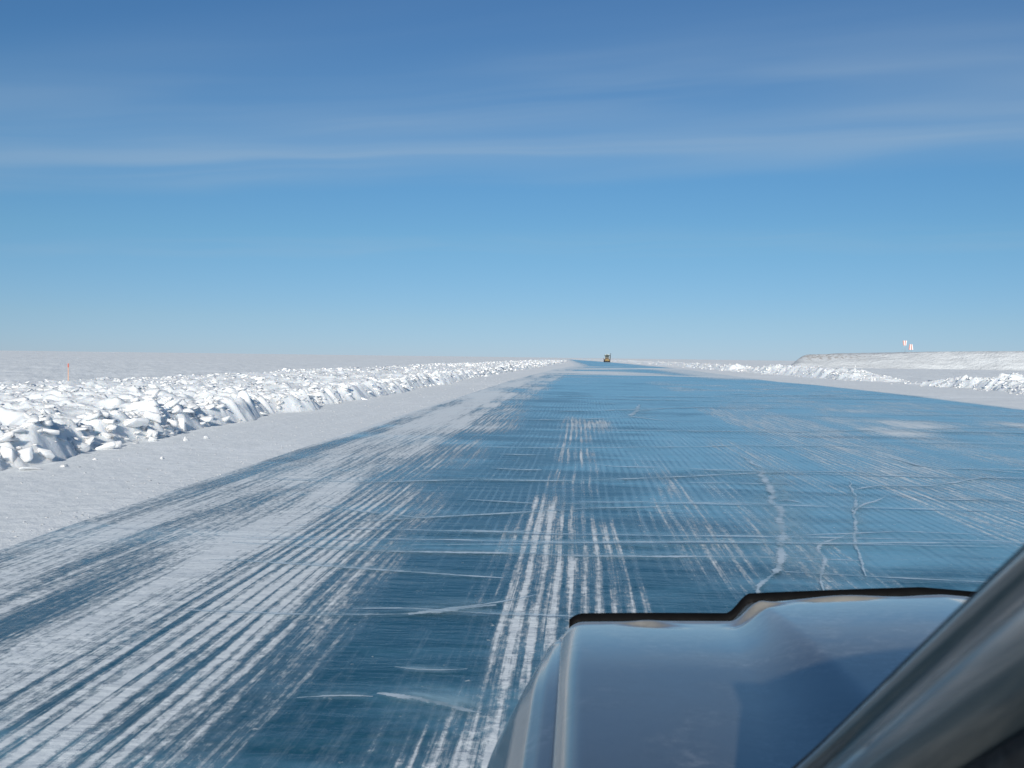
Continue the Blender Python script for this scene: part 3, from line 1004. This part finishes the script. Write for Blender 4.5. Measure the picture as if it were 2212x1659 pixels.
def range_marker(u, v, yd, wt, wb, hh, zg, label):
    c = at_y(u, v, yd)
    root = thing("range_marker", (c.x, c.y, zg), label, "range marker", "striped range boards on the hill")
    zc_ = c.z - zg
    cols = [1, 0, 1, 0]                            # red, white, red, white from the left
    me_b = bmesh.new()
    n = len(cols)
    for i in range(n):
        t0, t1 = i / n - .5, (i + 1) / n - .5
        pts = [(t0 * wb, -0.06, zc_ - hh / 2), (t1 * wb, -0.06, zc_ - hh / 2), (t1 * wt, -0.06, zc_ + hh / 2), (t0 * wt, -0.06, zc_ + hh / 2)]
        k0 = len(me_b.faces)
        add_prism(me_b, pts, (0, 0.05, 0))
        me_b.faces.ensure_lookup_table()
        for f in list(me_b.faces)[k0:]: f.material_index = 0 if cols[i] else 1
    bm_obj("board", me_b, [m_red, m_wht], root)
    b = bmesh.new()
    add_cyl(b, (0, 0, -0.4), (0, 0, zc_ + hh * 0.45), 0.035, 0.03, 8)
    bm_obj("pole", b, m_pole, root, smooth=True)
    b = bmesh.new()
    for s in (-1, 1):
        add_cyl(b, (s * 0.7, 0.9, -0.3), (0, 0.03, zc_ - hh * .3), 0.02, 0.02, 6)
    bm_obj("stay", b, m_pole, root, smooth=True)


range_marker(1954.4, 741.1, 318, 1.25, 0.85, 1.45, 4.95, "upper striped board, wider at its top, on a thin pole on the flat hill")
range_marker(1967.6, 749.6, 306, 0.85, 1.30, 1.55, 4.95, "lower striped board, wider at its bottom, on a thin pole on the flat hill")

# ------------------------------------------------------------------ orange stake behind the left bank
m_or = worn("orange_lath", (0.62, 0.36, 0.25), 0.6, var=0.12)
m_rd = worn("red_tape", (0.55, 0.14, 0.10), 0.5, var=0.1)
top_ = at_y(147.5, 785, 46)
gz = float(field_h(np.array([top_.x]), np.array([46.0]))[0])
st = thing("marker_stake", (top_.x, 46, gz), "thin orange marker stake standing in the snow behind the left bank", "marker stake")
hS = top_.z - gz
b = bmesh.new()
add_box(b, (0, 0, hS / 2 - 0.2), (0.036, 0.02, hS + 0.4))
bm_obj("lath", b, m_or, st, bevel=0.004)
b = bmesh.new()
add_box(b, (0, 0, hS - 0.09), (0.055, 0.03, 0.17))
bm_obj("tape_band", b, m_rd, st, bevel=0.003)

# ------------------------------------------------------------------ road grader far down the road
m_yel = worn("weathered_yellow_paint", (0.27, 0.175, 0.06), 0.5, var=0.25, scale=2)
m_brn = worn("dirty_brown_steel", (0.10, 0.065, 0.04), 0.6, var=0.3, scale=2)
m_tyre = worn("tyre_rubber", (0.025, 0.025, 0.027), 0.8, var=0.2, scale=8)
m_drk = worn("dark_blade_steel", (0.045, 0.05, 0.055), 0.5, 0.6, var=0.3, scale=3)
m_cab = worn("grey_green_cab_paint", (0.23, 0.25, 0.20), 0.5, var=0.2, scale=2)
m_glass_d = worn("dark_cab_glass", (0.03, 0.04, 0.045), 0.08, 0.0, var=0.2, spec=0.6)
m_lamp = worn("lamp_lens", (0.85, 0.84, 0.78), 0.2, var=0.05)
gp = at_y(1311, 783, 500)
gs = 1.0
gz = 0.0
gr = thing("road_grader", (gp.x, 500, 0.0), "yellow road grader with a raised snow wing driving down the ice road", "road grader")


def gpart(name, fn, m, parent=None, bevel=0.03, smooth=False):
    b = bmesh.new()
    fn(b)
    return bm_obj(name, b, m, parent or gr, bevel=bevel, smooth=smooth)


def gwheel(x, y, r=0.68, wd=0.5):
    b = bmesh.new()
    prof = [(r * .5, -.5), (r * .82, -.5), (r * .95, -.42), (r, -.25), (r, .25), (r * .95, .42), (r * .82, .5), (r * .5, .5)]
    n = 24
    rings = []
    for i in range(n):
        a = 2 * math.pi * i / n
        rr = [b.verts.new((q * wd, math.cos(a) * p, math.sin(a) * p)) for p, q in prof]
        rings.append(rr)
    for i in range(n):
        for j in range(len(prof) - 1):
            b.faces.new((rings[i][j], rings[(i + 1) % n][j], rings[(i + 1) % n][j + 1], rings[i][j + 1]))
    wh = bm_obj("tyre", b, m_tyre, None, smooth=True)
    wo = bpy.data.objects.new("wheel", None)
    COL.objects.link(wo)
    wo.parent = gr
    wo.location = (x, y, r)
    wh.parent = wo
    b = bmesh.new()
    add_cyl(b, (-wd * .32, 0, 0), (wd * .32, 0, 0), r * 0.52, None, 20)
    ri = bm_obj("rim", b, m_yel, wo, bevel=0.02)


for sx in (-1, 1):
    gwheel(sx * 1.18, -3.0)
    gwheel(sx * 1.15, 2.0)
    gwheel(sx * 1.15, 3.55)
gpart("front_axle", lambda b: add_box(b, (0, -3.0, 0.78), (2.1, 0.3, 0.42)), m_yel)
gpart("front_frame", lambda b: (add_box(b, (0, -1.2, 1.42), (0.45, 3.9, 0.5)), add_box(b, (0, -3.15, 1.12), (1.75, 0.35, 0.55))), m_yel)
gpart("front_plough", lambda b: (add_box(b, (0.05, -3.75, 0.82), (2.15, 0.12, 0.5), (0.2, 0, 0)), add_box(b, (0, -3.45, 0.95), (0.6, 0.5, 0.18))), m_yel)
gpart("blade", lambda b: add_box(b, (0, -0.9, 0.42), (3.3, 0.14, 0.6), (0.25, 0, 0.35)), m_drk)
gpart("turntable", lambda b: add_cyl(b, (0, -0.9, 0.85), (0, -0.9, 1.0), 0.75, None, 28), m_brn)
gpart("lift_cylinder", lambda b: (add_cyl(b, (-.55, -1.0, 0.9), (-.5, -0.7, 2.1), 0.08), add_cyl(b, (.55, -1.0, 0.9), (.5, -0.7, 2.1), 0.08)), m_brn, bevel=0)
gpart("hydraulic_block", lambda b: (add_box(b, (0.02, -1.6, 1.85), (0.95, 0.5, 0.55)), add_box(b, (0, -0.75, 2.0), (1.35, .25, .22))), m_brn)
gpart("engine_hood", lambda b: add_box(b, (0, 2.7, 1.75), (1.35, 2.9, 1.15)), m_yel, bevel=0.1)
gpart("cab_base", lambda b: add_box(b, (0, 0.45, 1.65), (1.75, 1.5, 0.75)), m_brn, bevel=0.05)
cabo = gpart("cab", lambda b: ([add_box(b, (sx * .88, sy, 2.75), (.14, .14, 1.55)) for sx in (-1, 1) for sy in (-.25, 1.15)],
                              add_box(b, (0, .45, 3.56), (1.98, 1.7, .18)), add_box(b, (0, -.28, 2.12), (1.64, .08, .26)), add_box(b, (0, 1.18, 2.4), (1.64, .08, .8)),
                              add_box(b, (0, -.26, 2.98), (.1, .07, 1.0)),
                              add_box(b, (-.88, .45, 2.12), (.08, 1.26, .26)), add_box(b, (.88, .45, 2.12), (.08, 1.26, .26))), m_cab, bevel=0.02)
gpart("window_pane", lambda b: add_box(b, (0, -.245, 2.85), (1.6, .02, 1.2)), m_glass_d, cabo, bevel=0)
for sx in (-1, 1):
    gpart("window_pane", lambda b: add_box(b, (sx * .88, .45, 2.85), (.02, 1.24, 1.2)), m_glass_d, cabo, bevel=0)
gpart("seat", lambda b: (add_box(b, (0, .55, 2.2), (.6, .5, .2)), add_box(b, (0, .85, 2.6), (.6, .12, .7))), m_tyre, cabo)
gpart("beacon", lambda b: add_cyl(b, (.45, .2, 3.65), (.45, .2, 3.86), .12), m_lamp, bevel=.02)
for sx in (-1, 1):
    gpart("work_lamp", lambda b: add_box(b, (sx * .72, -.46, 3.6), (.28, .12, .2)), m_lamp, bevel=.02)
    gpart("mirror", lambda b: (add_box(b, (sx * 1.2, -.35, 3.15), (.22, .06, .42)), add_box(b, (sx * 1.02, -.3, 3.3), (.35, .05, .05))), m_drk, bevel=.01)
gpart("exhaust_stack", lambda b: add_cyl(b, (.35, 2.2, 2.3), (.35, 2.2, 3.5), .09), m_drk, bevel=0)
gpart("snow_wing", lambda b: add_prism(b, [(1.48, -.2, .75), (1.62, -.2, .75), (1.86, -.2, 4.25), (1.70, -.2, 4.35)], (0, 2.6, 0)), m_drk, bevel=.03)
gpart("wing_post", lambda b: (add_box(b, (1.36, -1.1, 1.9), (.2, .25, 3.1)), add_box(b, (1.15, -1.1, 3.15), (.7, .16, .16), (0, .35, 0)), add_box(b, (1.0, -1.1, 1.2), (.8, .2, .2))), m_drk)
gpart("side_plough", lambda b: (add_prism(b, [(-1.62, -2.6, .95), (-1.2, -2.6, .75), (-1.1, -2.6, 1.3), (-1.42, -2.6, 1.55), (-1.66, -2.6, 2.05)], (0, 1.6, 0)), add_box(b, (-.85, -2.0, 1.2), (.7, .2, .25))), m_brn)

# ------------------------------------------------------------------ the pickup one looks out of
TX = 0.80                                          # its centre line
T0 = Vector((TX, 1.0, 0.0))
truck = thing("pickup_truck", T0, "silver-grey pickup truck with a black deflector along its dented hood front", "pickup truck")

m_paint, nd, bs, out = mat("silver_metallic_paint")
tc = nd.new('ShaderNodeTexCoord').outputs['Object']
fl = nd.noise(tc, 900.0, 1.0, 0.5)
dirt = nd.noise(tc, 5.0, 5.0, 0.65, 0.4)
dn2 = nd.noise(tc, 40.0, 4.0, 0.7)
colp = nd.mix(nd.smooth(fl, 0.3, 0.7), (0.068, 0.069, 0.066), (0.098, 0.098, 0.092))
colp = nd.mix(nd.math('MULTIPLY', nd.smooth(dirt, 0.45, 0.8), nd.smooth(dn2, 0.4, 0.7)), colp, (0.42, 0.40, 0.37))
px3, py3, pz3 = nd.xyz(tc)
nose_sheen = nd.math('MULTIPLY', nd.smooth(nd.math('ADD', py3, nd.math('MULTIPLY', nd.math('SUBTRACT', dirt, .5), .4)), 0.75, 1.35, 0.07, 0.62), nd.smooth(dn2, 0.2, 0.7, 0.75, 1.0))
colp = nd.mix(nose_sheen, colp, (0.56, 0.52, 0.46))                # pale horizon-sky reflection painted into the colour, strongest towards the nose
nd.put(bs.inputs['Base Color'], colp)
bs.inputs['Metallic'].default_value = 0.3
nd.put(bs.inputs['Roughness'], nd.lin(dirt, 0.3, 0.75, 0.30, 0.42))
bs.inputs['Coat Weight'].default_value = 1.0
bs.inputs['Coat IOR'].default_value = 1.52
nd.put(bs.inputs['Coat Roughness'], nd.lin(dn2, 0.3, 0.7, 0.05, 0.14))
m_pillar, nd, bs, out = mat("dusty_pillar_paint")
tc = nd.new('ShaderNodeTexCoord').outputs['Object']
tx, ty, tz = nd.xyz(tc)
al = nd.math('SUBTRACT', nd.math('MULTIPLY', ty, 0.82), nd.math('MULTIPLY', tz, 0.57))
ac = nd.math('ADD', nd.math('MULTIPLY', ty, 0.57), nd.math('MULTIPLY', tz, 0.82))
smear = nd.noise(nd.vec(nd.math('MULTIPLY', ac, 30.0), nd.math('MULTIPLY', al, 3.0), nd.math('MULTIPLY', tx, 20.0)), 1.0, 4.0, 0.6, 0.4)
smear2 = nd.noise(nd.vec(nd.math('MULTIPLY', ac, 140.0), nd.math('MULTIPLY', al, 9.0), 3.0), 1.0, 3.0, 0.6)
dst = nd.math('MULTIPLY', nd.smooth(smear, 0.42, 0.80, 0.0, 0.55), nd.smooth(smear2, 0.25, 0.75, 0.5, 1.0))
nd.put(bs.inputs['Base Color'], nd.mix(dst, (0.045, 0.064, 0.075), (0.34, 0.33, 0.30)))
bs.inputs['Metallic'].default_value = 0.25
nd.put(bs.inputs['Roughness'], nd.lin(dst, 0, 1, 0.28, 0.7))
nd.put(bs.inputs['Coat Weight'], nd.lin(dst, 0, 1, 0.9, 0.2))
bs.inputs['Coat Roughness'].default_value = 0.08
m_blk = worn("black_plastic", (0.004, 0.004, 0.0045), 0.55, var=0.2, scale=12, spec=0.04)
m_rub = worn("black_rubber_seal", (0.012, 0.012, 0.013), 0.75, var=0.2, scale=20)
m_chr = worn("chrome_trim", (0.62, 0.63, 0.64), 0.12, 1.0, var=0.05)
m_int = worn("dark_cab_trim", (0.022, 0.022, 0.024), 0.8, var=0.2, scale=10)
m_lens = worn("headlight_lens", (0.72, 0.75, 0.78), 0.08, 0.2, var=0.05)
m_amb = worn("amber_lens", (0.75, 0.26, 0.03), 0.15, var=0.05)
m_gl, nd, bs, out = mat("car_glass")
bs.inputs['Base Color'].default_value = (0.80, 0.88, 0.86, 1)
bs.inputs['Transmission Weight'].default_value = 1.0
nd.put(bs.inputs['Roughness'], nd.lin(nd.noise(nd.new('ShaderNodeTexCoord').outputs['Object'], 30.0), 0, 1, 0.0, 0.03))
bs.inputs['IOR'].default_value = 1.45


def tgrid(name, fn, us, vs, m, parent=None, thick=0.0, smooth=True):
    U, Vv = np.meshgrid(us, vs)
    Xt, Yt, Zt = fn(U, Vv)
    P = np.stack([Xt - T0.x, Yt - T0.y, Zt - T0.z], -1).reshape(-1, 3)
    me = mesh_np(name, P, grid_faces(len(vs), len(us)))
    o = link_mesh(name, me, m, parent or truck, smooth)
    if thick:
        so = o.modifiers.new("thickness", 'SOLIDIFY')
        so.thickness = abs(thick)
        so.offset = -1.0 if thick > 0 else 1.0
        so.use_rim = name != 'hood'
    return o


def tpart(name, fn, m, parent=None, bevel=0.01, smooth=False):
    b = bmesh.new()
    fn(b)
    return bm_obj(name, b, m, parent or truck, bevel=bevel, smooth=smooth, origin=T0)


HW = 0.83


def hood_front(x):
    s = np.abs(x - TX) / HW
    return 2.47 - 0.05 * s ** 3


def hood_z(x, y):
    s = np.abs(x - TX)
    t = np.clip((2.46 - y) / 1.1, 0, 1)
    z = 1.291 + 0.026 * t - 0.034 * np.clip((y - 1.85) / 0.6, 0, 1.1) ** 2 - 0.010 * (s / HW) ** 2
    wide = 0.055 + 0.15 * t
    z = z + (0.044 - 0.018 * t) * (1 - sstep(s, 0.415 - wide * .4, 0.415 + wide * .6)) + 0.026 * np.clip(1 - s / 0.45, 0, 1)
    f = np.clip((y - (hood_front(x) - 0.125)) / 0.125, 0, 1)
    z = z - 0.016 * f ** 1.15 + 0.0035 * np.exp(-((y - (hood_front(x) - 0.13)) / 0.012) ** 2)
    edge = np.clip((s - (HW - 0.05)) / 0.05, 0, 1)
    z = z - 0.035 * edge ** 2.4
    # dents along the front edge
    def dent(cx, cy, sx, sy, a, ang=0.0):
        ca, sa = math.cos(ang), math.sin(ang)
        u = ((x - cx) * ca + (y - cy) * sa) / sx
        v = (-(x - cx) * sa + (y - cy) * ca) / sy
        return -a * np.exp(-(u * u + v * v)) + 0.4 * a * np.exp(-((u) ** 2 + (v - 1.7) ** 2) * 1.2)
    z = z + dent(0.60, 2.36, 0.10, 0.024, 0.022, 0.06) + dent(0.40, 2.30, 0.05, 0.020, 0.011, 0.5)
    z = z + dent(0.16, 2.28, 0.05, 0.018, 0.007, -0.3) + dent(0.30, 2.40, 0.10, 0.014, 0.003, 0.2)
    return z


def hood_fn(U, Vv):
    Xh = TX + U * HW
    s = np.abs(U)
    rear = 1.385 - 0.03 * s ** 2
    fr = hood_front(Xh)
    Yh = rear + (fr - rear) * Vv
    return Xh, Yh, hood_z(Xh, Yh)


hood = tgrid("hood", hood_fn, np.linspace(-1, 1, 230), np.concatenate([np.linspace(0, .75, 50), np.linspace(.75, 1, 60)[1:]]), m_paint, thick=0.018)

# black deflector standing on the hood's front edge
xsd = np.linspace(TX - HW + 0.015, TX + HW - 0.015, 160)
yd_, zd_ = hood_front(xsd) + 0.004, hood_z(xsd, hood_front(xsd))
sec = [(0.0, -0.035), (0.0, 0.004), (0.008, 0.016), (0.012, 0.019), (0.017, 0.016), (0.012, -0.004), (0.012, -0.035)]
VVd = np.array([[(xx - T0.x, yy_ + a - T0.y, zz + bz) for a, bz in sec] for xx, yy_, zz in zip(xsd, yd_, zd_)]).reshape(-1, 3)
Fd = grid_faces(len(xsd), len(sec), True)
me = mesh_np("hood_deflector", VVd, Fd)
bmt = bmesh.new(); bmt.from_mesh(me)
bmesh.ops.holes_fill(bmt, edges=[e for e in bmt.edges if e.is_boundary], sides=20)
bmesh.ops.recalc_face_normals(bmt, faces=bmt.faces)
bmt.to_mesh(me); bmt.free()
link_mesh("hood_deflector", me, m_blk, truck, smooth=False)

WY, WR = 1.98, 0.40                                # front axle, tyre radius


def fender_fn(sgn):
    def fn(U, Vv):
        # U: 0 top seam .. 1 lower edge ; Vv: y
        Yf = Vv
        tap = np.clip((Yf - 1.85) / 0.60, 0, 1) ** 2
        ztop = hood_z(np.full_like(Yf, TX - HW), np.minimum(Yf, 2.42)) 
        arch = np.where(np.abs(Yf - WY) < 0.47, 0.40 + np.sqrt(np.maximum(0, 0.47 ** 2 - (Yf - WY) ** 2)), 0.42)
        arch = np.minimum(arch, 0.86)
        prof_u = [0, 0.05, 0.12, 0.22, 0.34, 0.45, 0.55, 0.75, 1.0]
        off = np.interp(U, prof_u, [0.0, 0.022, 0.045, 0.075, 0.125, 0.155, 0.165, 0.172, 0.165])
        dzp = np.interp(U, prof_u, [0.0, 0.004, 0.016, 0.055, 0.150, 0.245, 0.30, 0.0, 0.0])
        zu = ztop - dzp
        lowt = np.clip((U - 0.55) / 0.45, 0, 1)
        zl = (ztop - 0.30) + (arch - (ztop - 0.30)) * lowt
        Zf = np.where(U <= 0.55, zu, zl)
        off = off * (1 - 0.62 * tap)
        Zf = Zf - 0.03 * tap * np.minimum(U * 4, 1)
        Xf = TX + sgn * (HW + off)
        return Xf, Yf, Zf
    return fn


for sgn in (-1, 1):
    tgrid("fender", fender_fn(sgn), np.concatenate([np.linspace(0, .56, 40), np.linspace(.56, 1, 16)[1:]]), np.linspace(1.30, 2.46, 90), m_paint, thick=0.012 * sgn)
    # wheel
    wo = bpy.data.objects.new("wheel", None)
    COL.objects.link(wo)
    wo.parent = truck
    for yy_w in (WY,):
        wo.location = (sgn * 0.86, yy_w - T0.y, WR)
    wl = [wo]
    w2 = bpy.data.objects.new("wheel", None)
    COL.objects.link(w2)
    w2.parent = truck
    w2.location = (sgn * 0.86, -1.6 - T0.y, WR)
    for wq in (wo, w2):
        b = bmesh.new()
        prof = [(0.22, -.11), (0.32, -.125), (0.37, -.12), (0.40, -.09), (0.40, .09), (0.37, .12), (0.32, .125), (0.22, .11)]
        n = 48
        rings = []
        for i in range(n):
            a = 2 * math.pi * i / n
            k = 1.0 if i % 2 else 0.985
            rings.append([b.verts.new((q, math.cos(a) * p * (k if p > .38 else 1), math.sin(a) * p * (k if p > .38 else 1))) for p, q in prof])
        for i in range(n):
            for j in range(len(prof) - 1):
                b.faces.new((rings[i][j], rings[(i + 1) % n][j], rings[(i + 1) % n][j + 1], rings[i][j + 1]))
        bm_obj("tyre", b, m_tyre, wq, smooth=True)
        b = bmesh.new()
        add_cyl(b, (-.09, 0, 0), (.09, 0, 0), 0.225, None, 32)
        for q in range(6):
            a = q * math.pi / 3
            add_box(b, (sgn * .095, .12 * math.cos(a), .12 * math.sin(a)), (.03, .05, .15), (a - math.pi / 2, 0, 0))
        add_cyl(b, (sgn * .09, 0, 0), (sgn * .13, 0, 0), 0.06, 0.05, 20)
        bm_obj("rim", b, m_chr, wq, bevel=.006)

# front: grille, headlights, bumper
tpart("grille", lambda b: ([add_box(b, (TX, 2.435, 0.86 + k * .062), (0.98, .03, .022)) for k in range(5)], add_box(b, (TX, 2.40, 0.99), (1.0, .03, .36))), m_blk, bevel=.004)
tpart("grille_bar", lambda b: add_box(b, (TX, 2.458, 0.99), (1.02, .03, .07)), m_chr)
for sgn in (-1, 1):
    h_ = tpart("headlight", lambda b: add_box(b, (TX + sgn * .70, 2.40, 1.02), (.36, .08, .2)), m_lens, bevel=.02)
    tpart("indicator", lambda b: add_box(b, (TX + sgn * .72, 2.395, .875), (.34, .08, .07)), m_amb, bevel=.012)
tpart("bumper", lambda b: (add_box(b, (TX, 2.47, .62), (1.86, .16, .22)), add_box(b, (TX, 2.46, .47), (1.5, .1, .08))), m_chr, bevel=.03)
tpart("chassis", lambda b: (add_box(b, (TX, 0.2, .5), (1.5, 4.2, .16)), add_box(b, (TX, 1.9, .85), (1.2, .95, .5)), add_box(b, (TX, WY, .42), (1.5, .12, .12)), add_box(b, (TX, -1.6, .42), (1.5, .12, .12))), m_int, bevel=.02)

# A-pillars, roof, windscreen
PB = [np.array([0.085, 1.345, 1.235]), np.array([0.168, 1.16, 1.335]), np.array([0.204, .943, 1.484]), np.array([0.222, .735, 1.630]), np.array([0.236, .55, 1.757]), np.array([0.248, .42, 1.842]), np.array([0.262, .32, 1.892])]
SECP = [(-0.004, -0.02), (0.0, 0.0), (0.003, 0.008), (0.009, 0.011), (0.014, 0.008), (0.019, 0.004), (0.024, 0.006), (0.036, 0.014), (0.050, 0.019), (0.062, 0.017), (0.072, 0.007), (0.078, -0.006), (0.080, -0.03), (0.05, -0.05), (0.0, -0.04)]


def sweep(name, path, secs, m, mirror=False, parent=None, sub=6, close=True):
    path = np.array(path)
    n = (len(path) - 1) * sub + 1
    tt = np.linspace(0, len(path) - 1, n)
    P = np.stack([np.interp(tt, np.arange(len(path)), path[:, k]) for k in range(3)], -1)
    for _ in range(6):
        P[1:-1] = .5 * P[1:-1] + .25 * (P[:-2] + P[2:])
    tan = np.gradient(P, axis=0)
    tan /= np.linalg.norm(tan, axis=1)[:, None]
    perp = np.stack([np.zeros(n), -tan[:, 2], tan[:, 1]], -1)      # in the side plane, rear and down
    perp = np.where((perp[:, 2:3] > 0), -perp, perp)
    perp /= np.linalg.norm(perp, axis=1)[:, None]
    outv = np.array([-1.0, 0, 0.25])
    outv /= np.linalg.norm(outv)
    V = np.array([[P[i] + perp[i] * a + outv * b_ for a, b_ in secs] for i in range(n)]).reshape(-1, 3)
    if mirror: V[:, 0] = 2 * TX - V[:, 0]
    V -= np.array(T0)
    me = mesh_np(name, V, grid_faces(n, len(secs), close))
    bmt = bmesh.new(); bmt.from_mesh(me)
    bmesh.ops.holes_fill(bmt, edges=[e for e in bmt.edges if e.is_boundary], sides=40)
    bmesh.ops.recalc_face_normals(bmt, faces=bmt.faces)
    bmt.to_mesh(me); bmt.free()
    return link_mesh(name, me, m, parent or truck)


RUB = [(0.0785, 0.001), (0.090, 0.003), (0.106, -0.004), (0.112, -0.03), (0.080, -0.034)]
LIP = [(-0.009, -0.012), (-0.007, 0.001), (-0.003, 0.003), (-0.0015, -0.004), (-0.005, -0.022)]
for mir in (False, True):
    pl = sweep("windscreen_pillar", PB, SECP, m_pillar, mir)
    sweep("door_seal", PB, RUB, m_rub, mir, pl)
    sweep("windscreen_seal", PB, LIP, m_rub, mir, pl)


def roof_fn(U, Vv):
    Xq = TX + U * 0.545
    yf = 0.345 + 0.17 * (1 - U ** 2)
    Yq = yf + (-1.35 - yf) * Vv
    Zq = 1.893 + 0.045 * (1 - U ** 4) - 0.02 * Vv ** 2 - 0.02 * np.clip(1 - Vv * 12, 0, 1) ** 2
    return Xq, Yq, Zq


tgrid("roof", roof_fn, np.linspace(-1, 1, 40), np.linspace(0, 1, 50), m_paint, thick=-0.04)


def ws_fn(U, Vv):
    bx = TX + U * (0.625 - 0.085 * Vv)
    yb_ = 1.325 + 0.03 * (1 - U ** 2)
    yt_ = 0.345 + 0.17 * (1 - U ** 2)
    return bx, yb_ + (yt_ - yb_) * Vv, 1.240 + (1.885 - 1.240) * Vv + 0.035 * (1 - U ** 4) * Vv


tgrid("windscreen", ws_fn, np.linspace(-1, 1, 40), np.linspace(0, 1, 24), m_gl, thick=0.006)
tpart("cowl", lambda b: add_box(b, (TX, 1.37, 1.205), (1.6, .12, .05)), m_blk, bevel=.01)


# doors (window down), sills, rear of cab, bed
def door_fn(sgn):
    def fn(U, Vv):
        u = [0, .12, .25, .4, .7, 1]
        off = np.interp(U, u, [0.60, 0.72, 0.86, 0.94, 0.955, 0.93])
        zz = np.interp(U, u, [1.245, 1.252, 1.225, 1.10, 0.75, 0.48])
        return TX + sgn * off, Vv + 0 * U, zz
    return fn


for sgn in (-1, 1):
    dr_o = tgrid("door", door_fn(sgn), np.linspace(0, 1, 40), np.linspace(0.02, 1.295, 40), m_paint, thick=0.03 * sgn)
    tpart("handle", lambda b: add_box(b, (TX + sgn * .965, .18, 1.02), (.035, .16, .035)), m_blk, dr_o, bevel=.008)
    tgrid("rear_door", door_fn(sgn), np.linspace(0, 1, 40), np.linspace(-1.33, 0.012, 40), m_paint, thick=0.03 * sgn)
    tpart("roof_rail", lambda b: (add_box(b, (TX + sgn * .547, -.5, 1.87), (.05, 1.72, .06)),
                                  add_prism(b, [(TX + sgn * .60, -.02, 1.24), (TX + sgn * .60, .07, 1.24), (TX + sgn * .53, .04, 1.86), (TX + sgn * .53, -.05, 1.86)], (-sgn * .04, 0, 0)),
                                  add_prism(b, [(TX + sgn * .60, -1.35, 1.24), (TX + sgn * .60, -1.2, 1.24), (TX + sgn * .53, -1.15, 1.86), (TX + sgn * .53, -1.35, 1.86)], (-sgn * .04, 0, 0))), m_paint, bevel=.008)
tpart("cab_rear_wall", lambda b: (add_box(b, (TX, -1.345, .85), (1.78, .05, .82)), add_box(b, (TX, -1.345, 1.83), (1.06, .05, .1))), m_paint, bevel=.01)
tpart("rear_window", lambda b: add_box(b, (TX, -1.345, 1.52), (1.16, .01, .52)), m_gl, bevel=0)
tpart("cargo_bed", lambda b: (add_box(b, (TX - .9, -2.3, .95), (.08, 1.8, .62)), add_box(b, (TX + .9, -2.3, .95), (.08, 1.8, .62)),
                              add_box(b, (TX, -3.2, .95), (1.72, .06, .6)), add_box(b, (TX, -2.3, .68), (1.7, 1.78, .06))), m_paint, bevel=.015)
tpart("floor_pan", lambda b: add_box(b, (TX, 0, .56), (1.72, 2.6, .06)), m_int, bevel=.01)
tpart("dashboard", lambda b: (add_box(b, (TX, 1.08, 1.10), (1.42, .5, .22)), add_box(b, (TX, 1.2, .8), (1.6, .06, .6))), m_int, bevel=.05)
for sgn in (-1, 1):
    tpart("seat", lambda b: (add_box(b, (TX + sgn * .42, .05, .82), (.55, .55, .2)), add_box(b, (TX + sgn * .42, -.28, 1.2), (.52, .16, .72), (.2, 0, 0)), add_box(b, (TX + sgn * .42, -.38, 1.64), (.28, .1, .18))), m_int, bevel=.04)


def steer(b):
    m_ = Matrix.Translation((TX - .42, .68, 1.12)) @ Matrix.Rotation(R(62), 4, 'X')
    n, k = 36, 8
    rings = []
    for i in range(n):
        a = 2 * math.pi * i / n
        rings.append([b.verts.new(m_ @ Vector(((.19 + .016 * math.cos(q * 2 * math.pi / k)) * math.cos(a), (.19 + .016 * math.cos(q * 2 * math.pi / k)) * math.sin(a), .016 * math.sin(q * 2 * math.pi / k)))) for q in range(k)])
    for i in range(n):
        for q in range(k):
            b.faces.new((rings[i][q], rings[(i + 1) % n][q], rings[(i + 1) % n][(q + 1) % k], rings[i][(q + 1) % k]))
    add_cyl(b, m_ @ Vector((0, 0, 0)), m_ @ Vector((0, 0, -.35)), .035)
    add_cyl(b, m_ @ Vector((-.18, 0, 0)), m_ @ Vector((.18, 0, 0)), .018)


tpart("steering_wheel", steer, m_int, bevel=0)
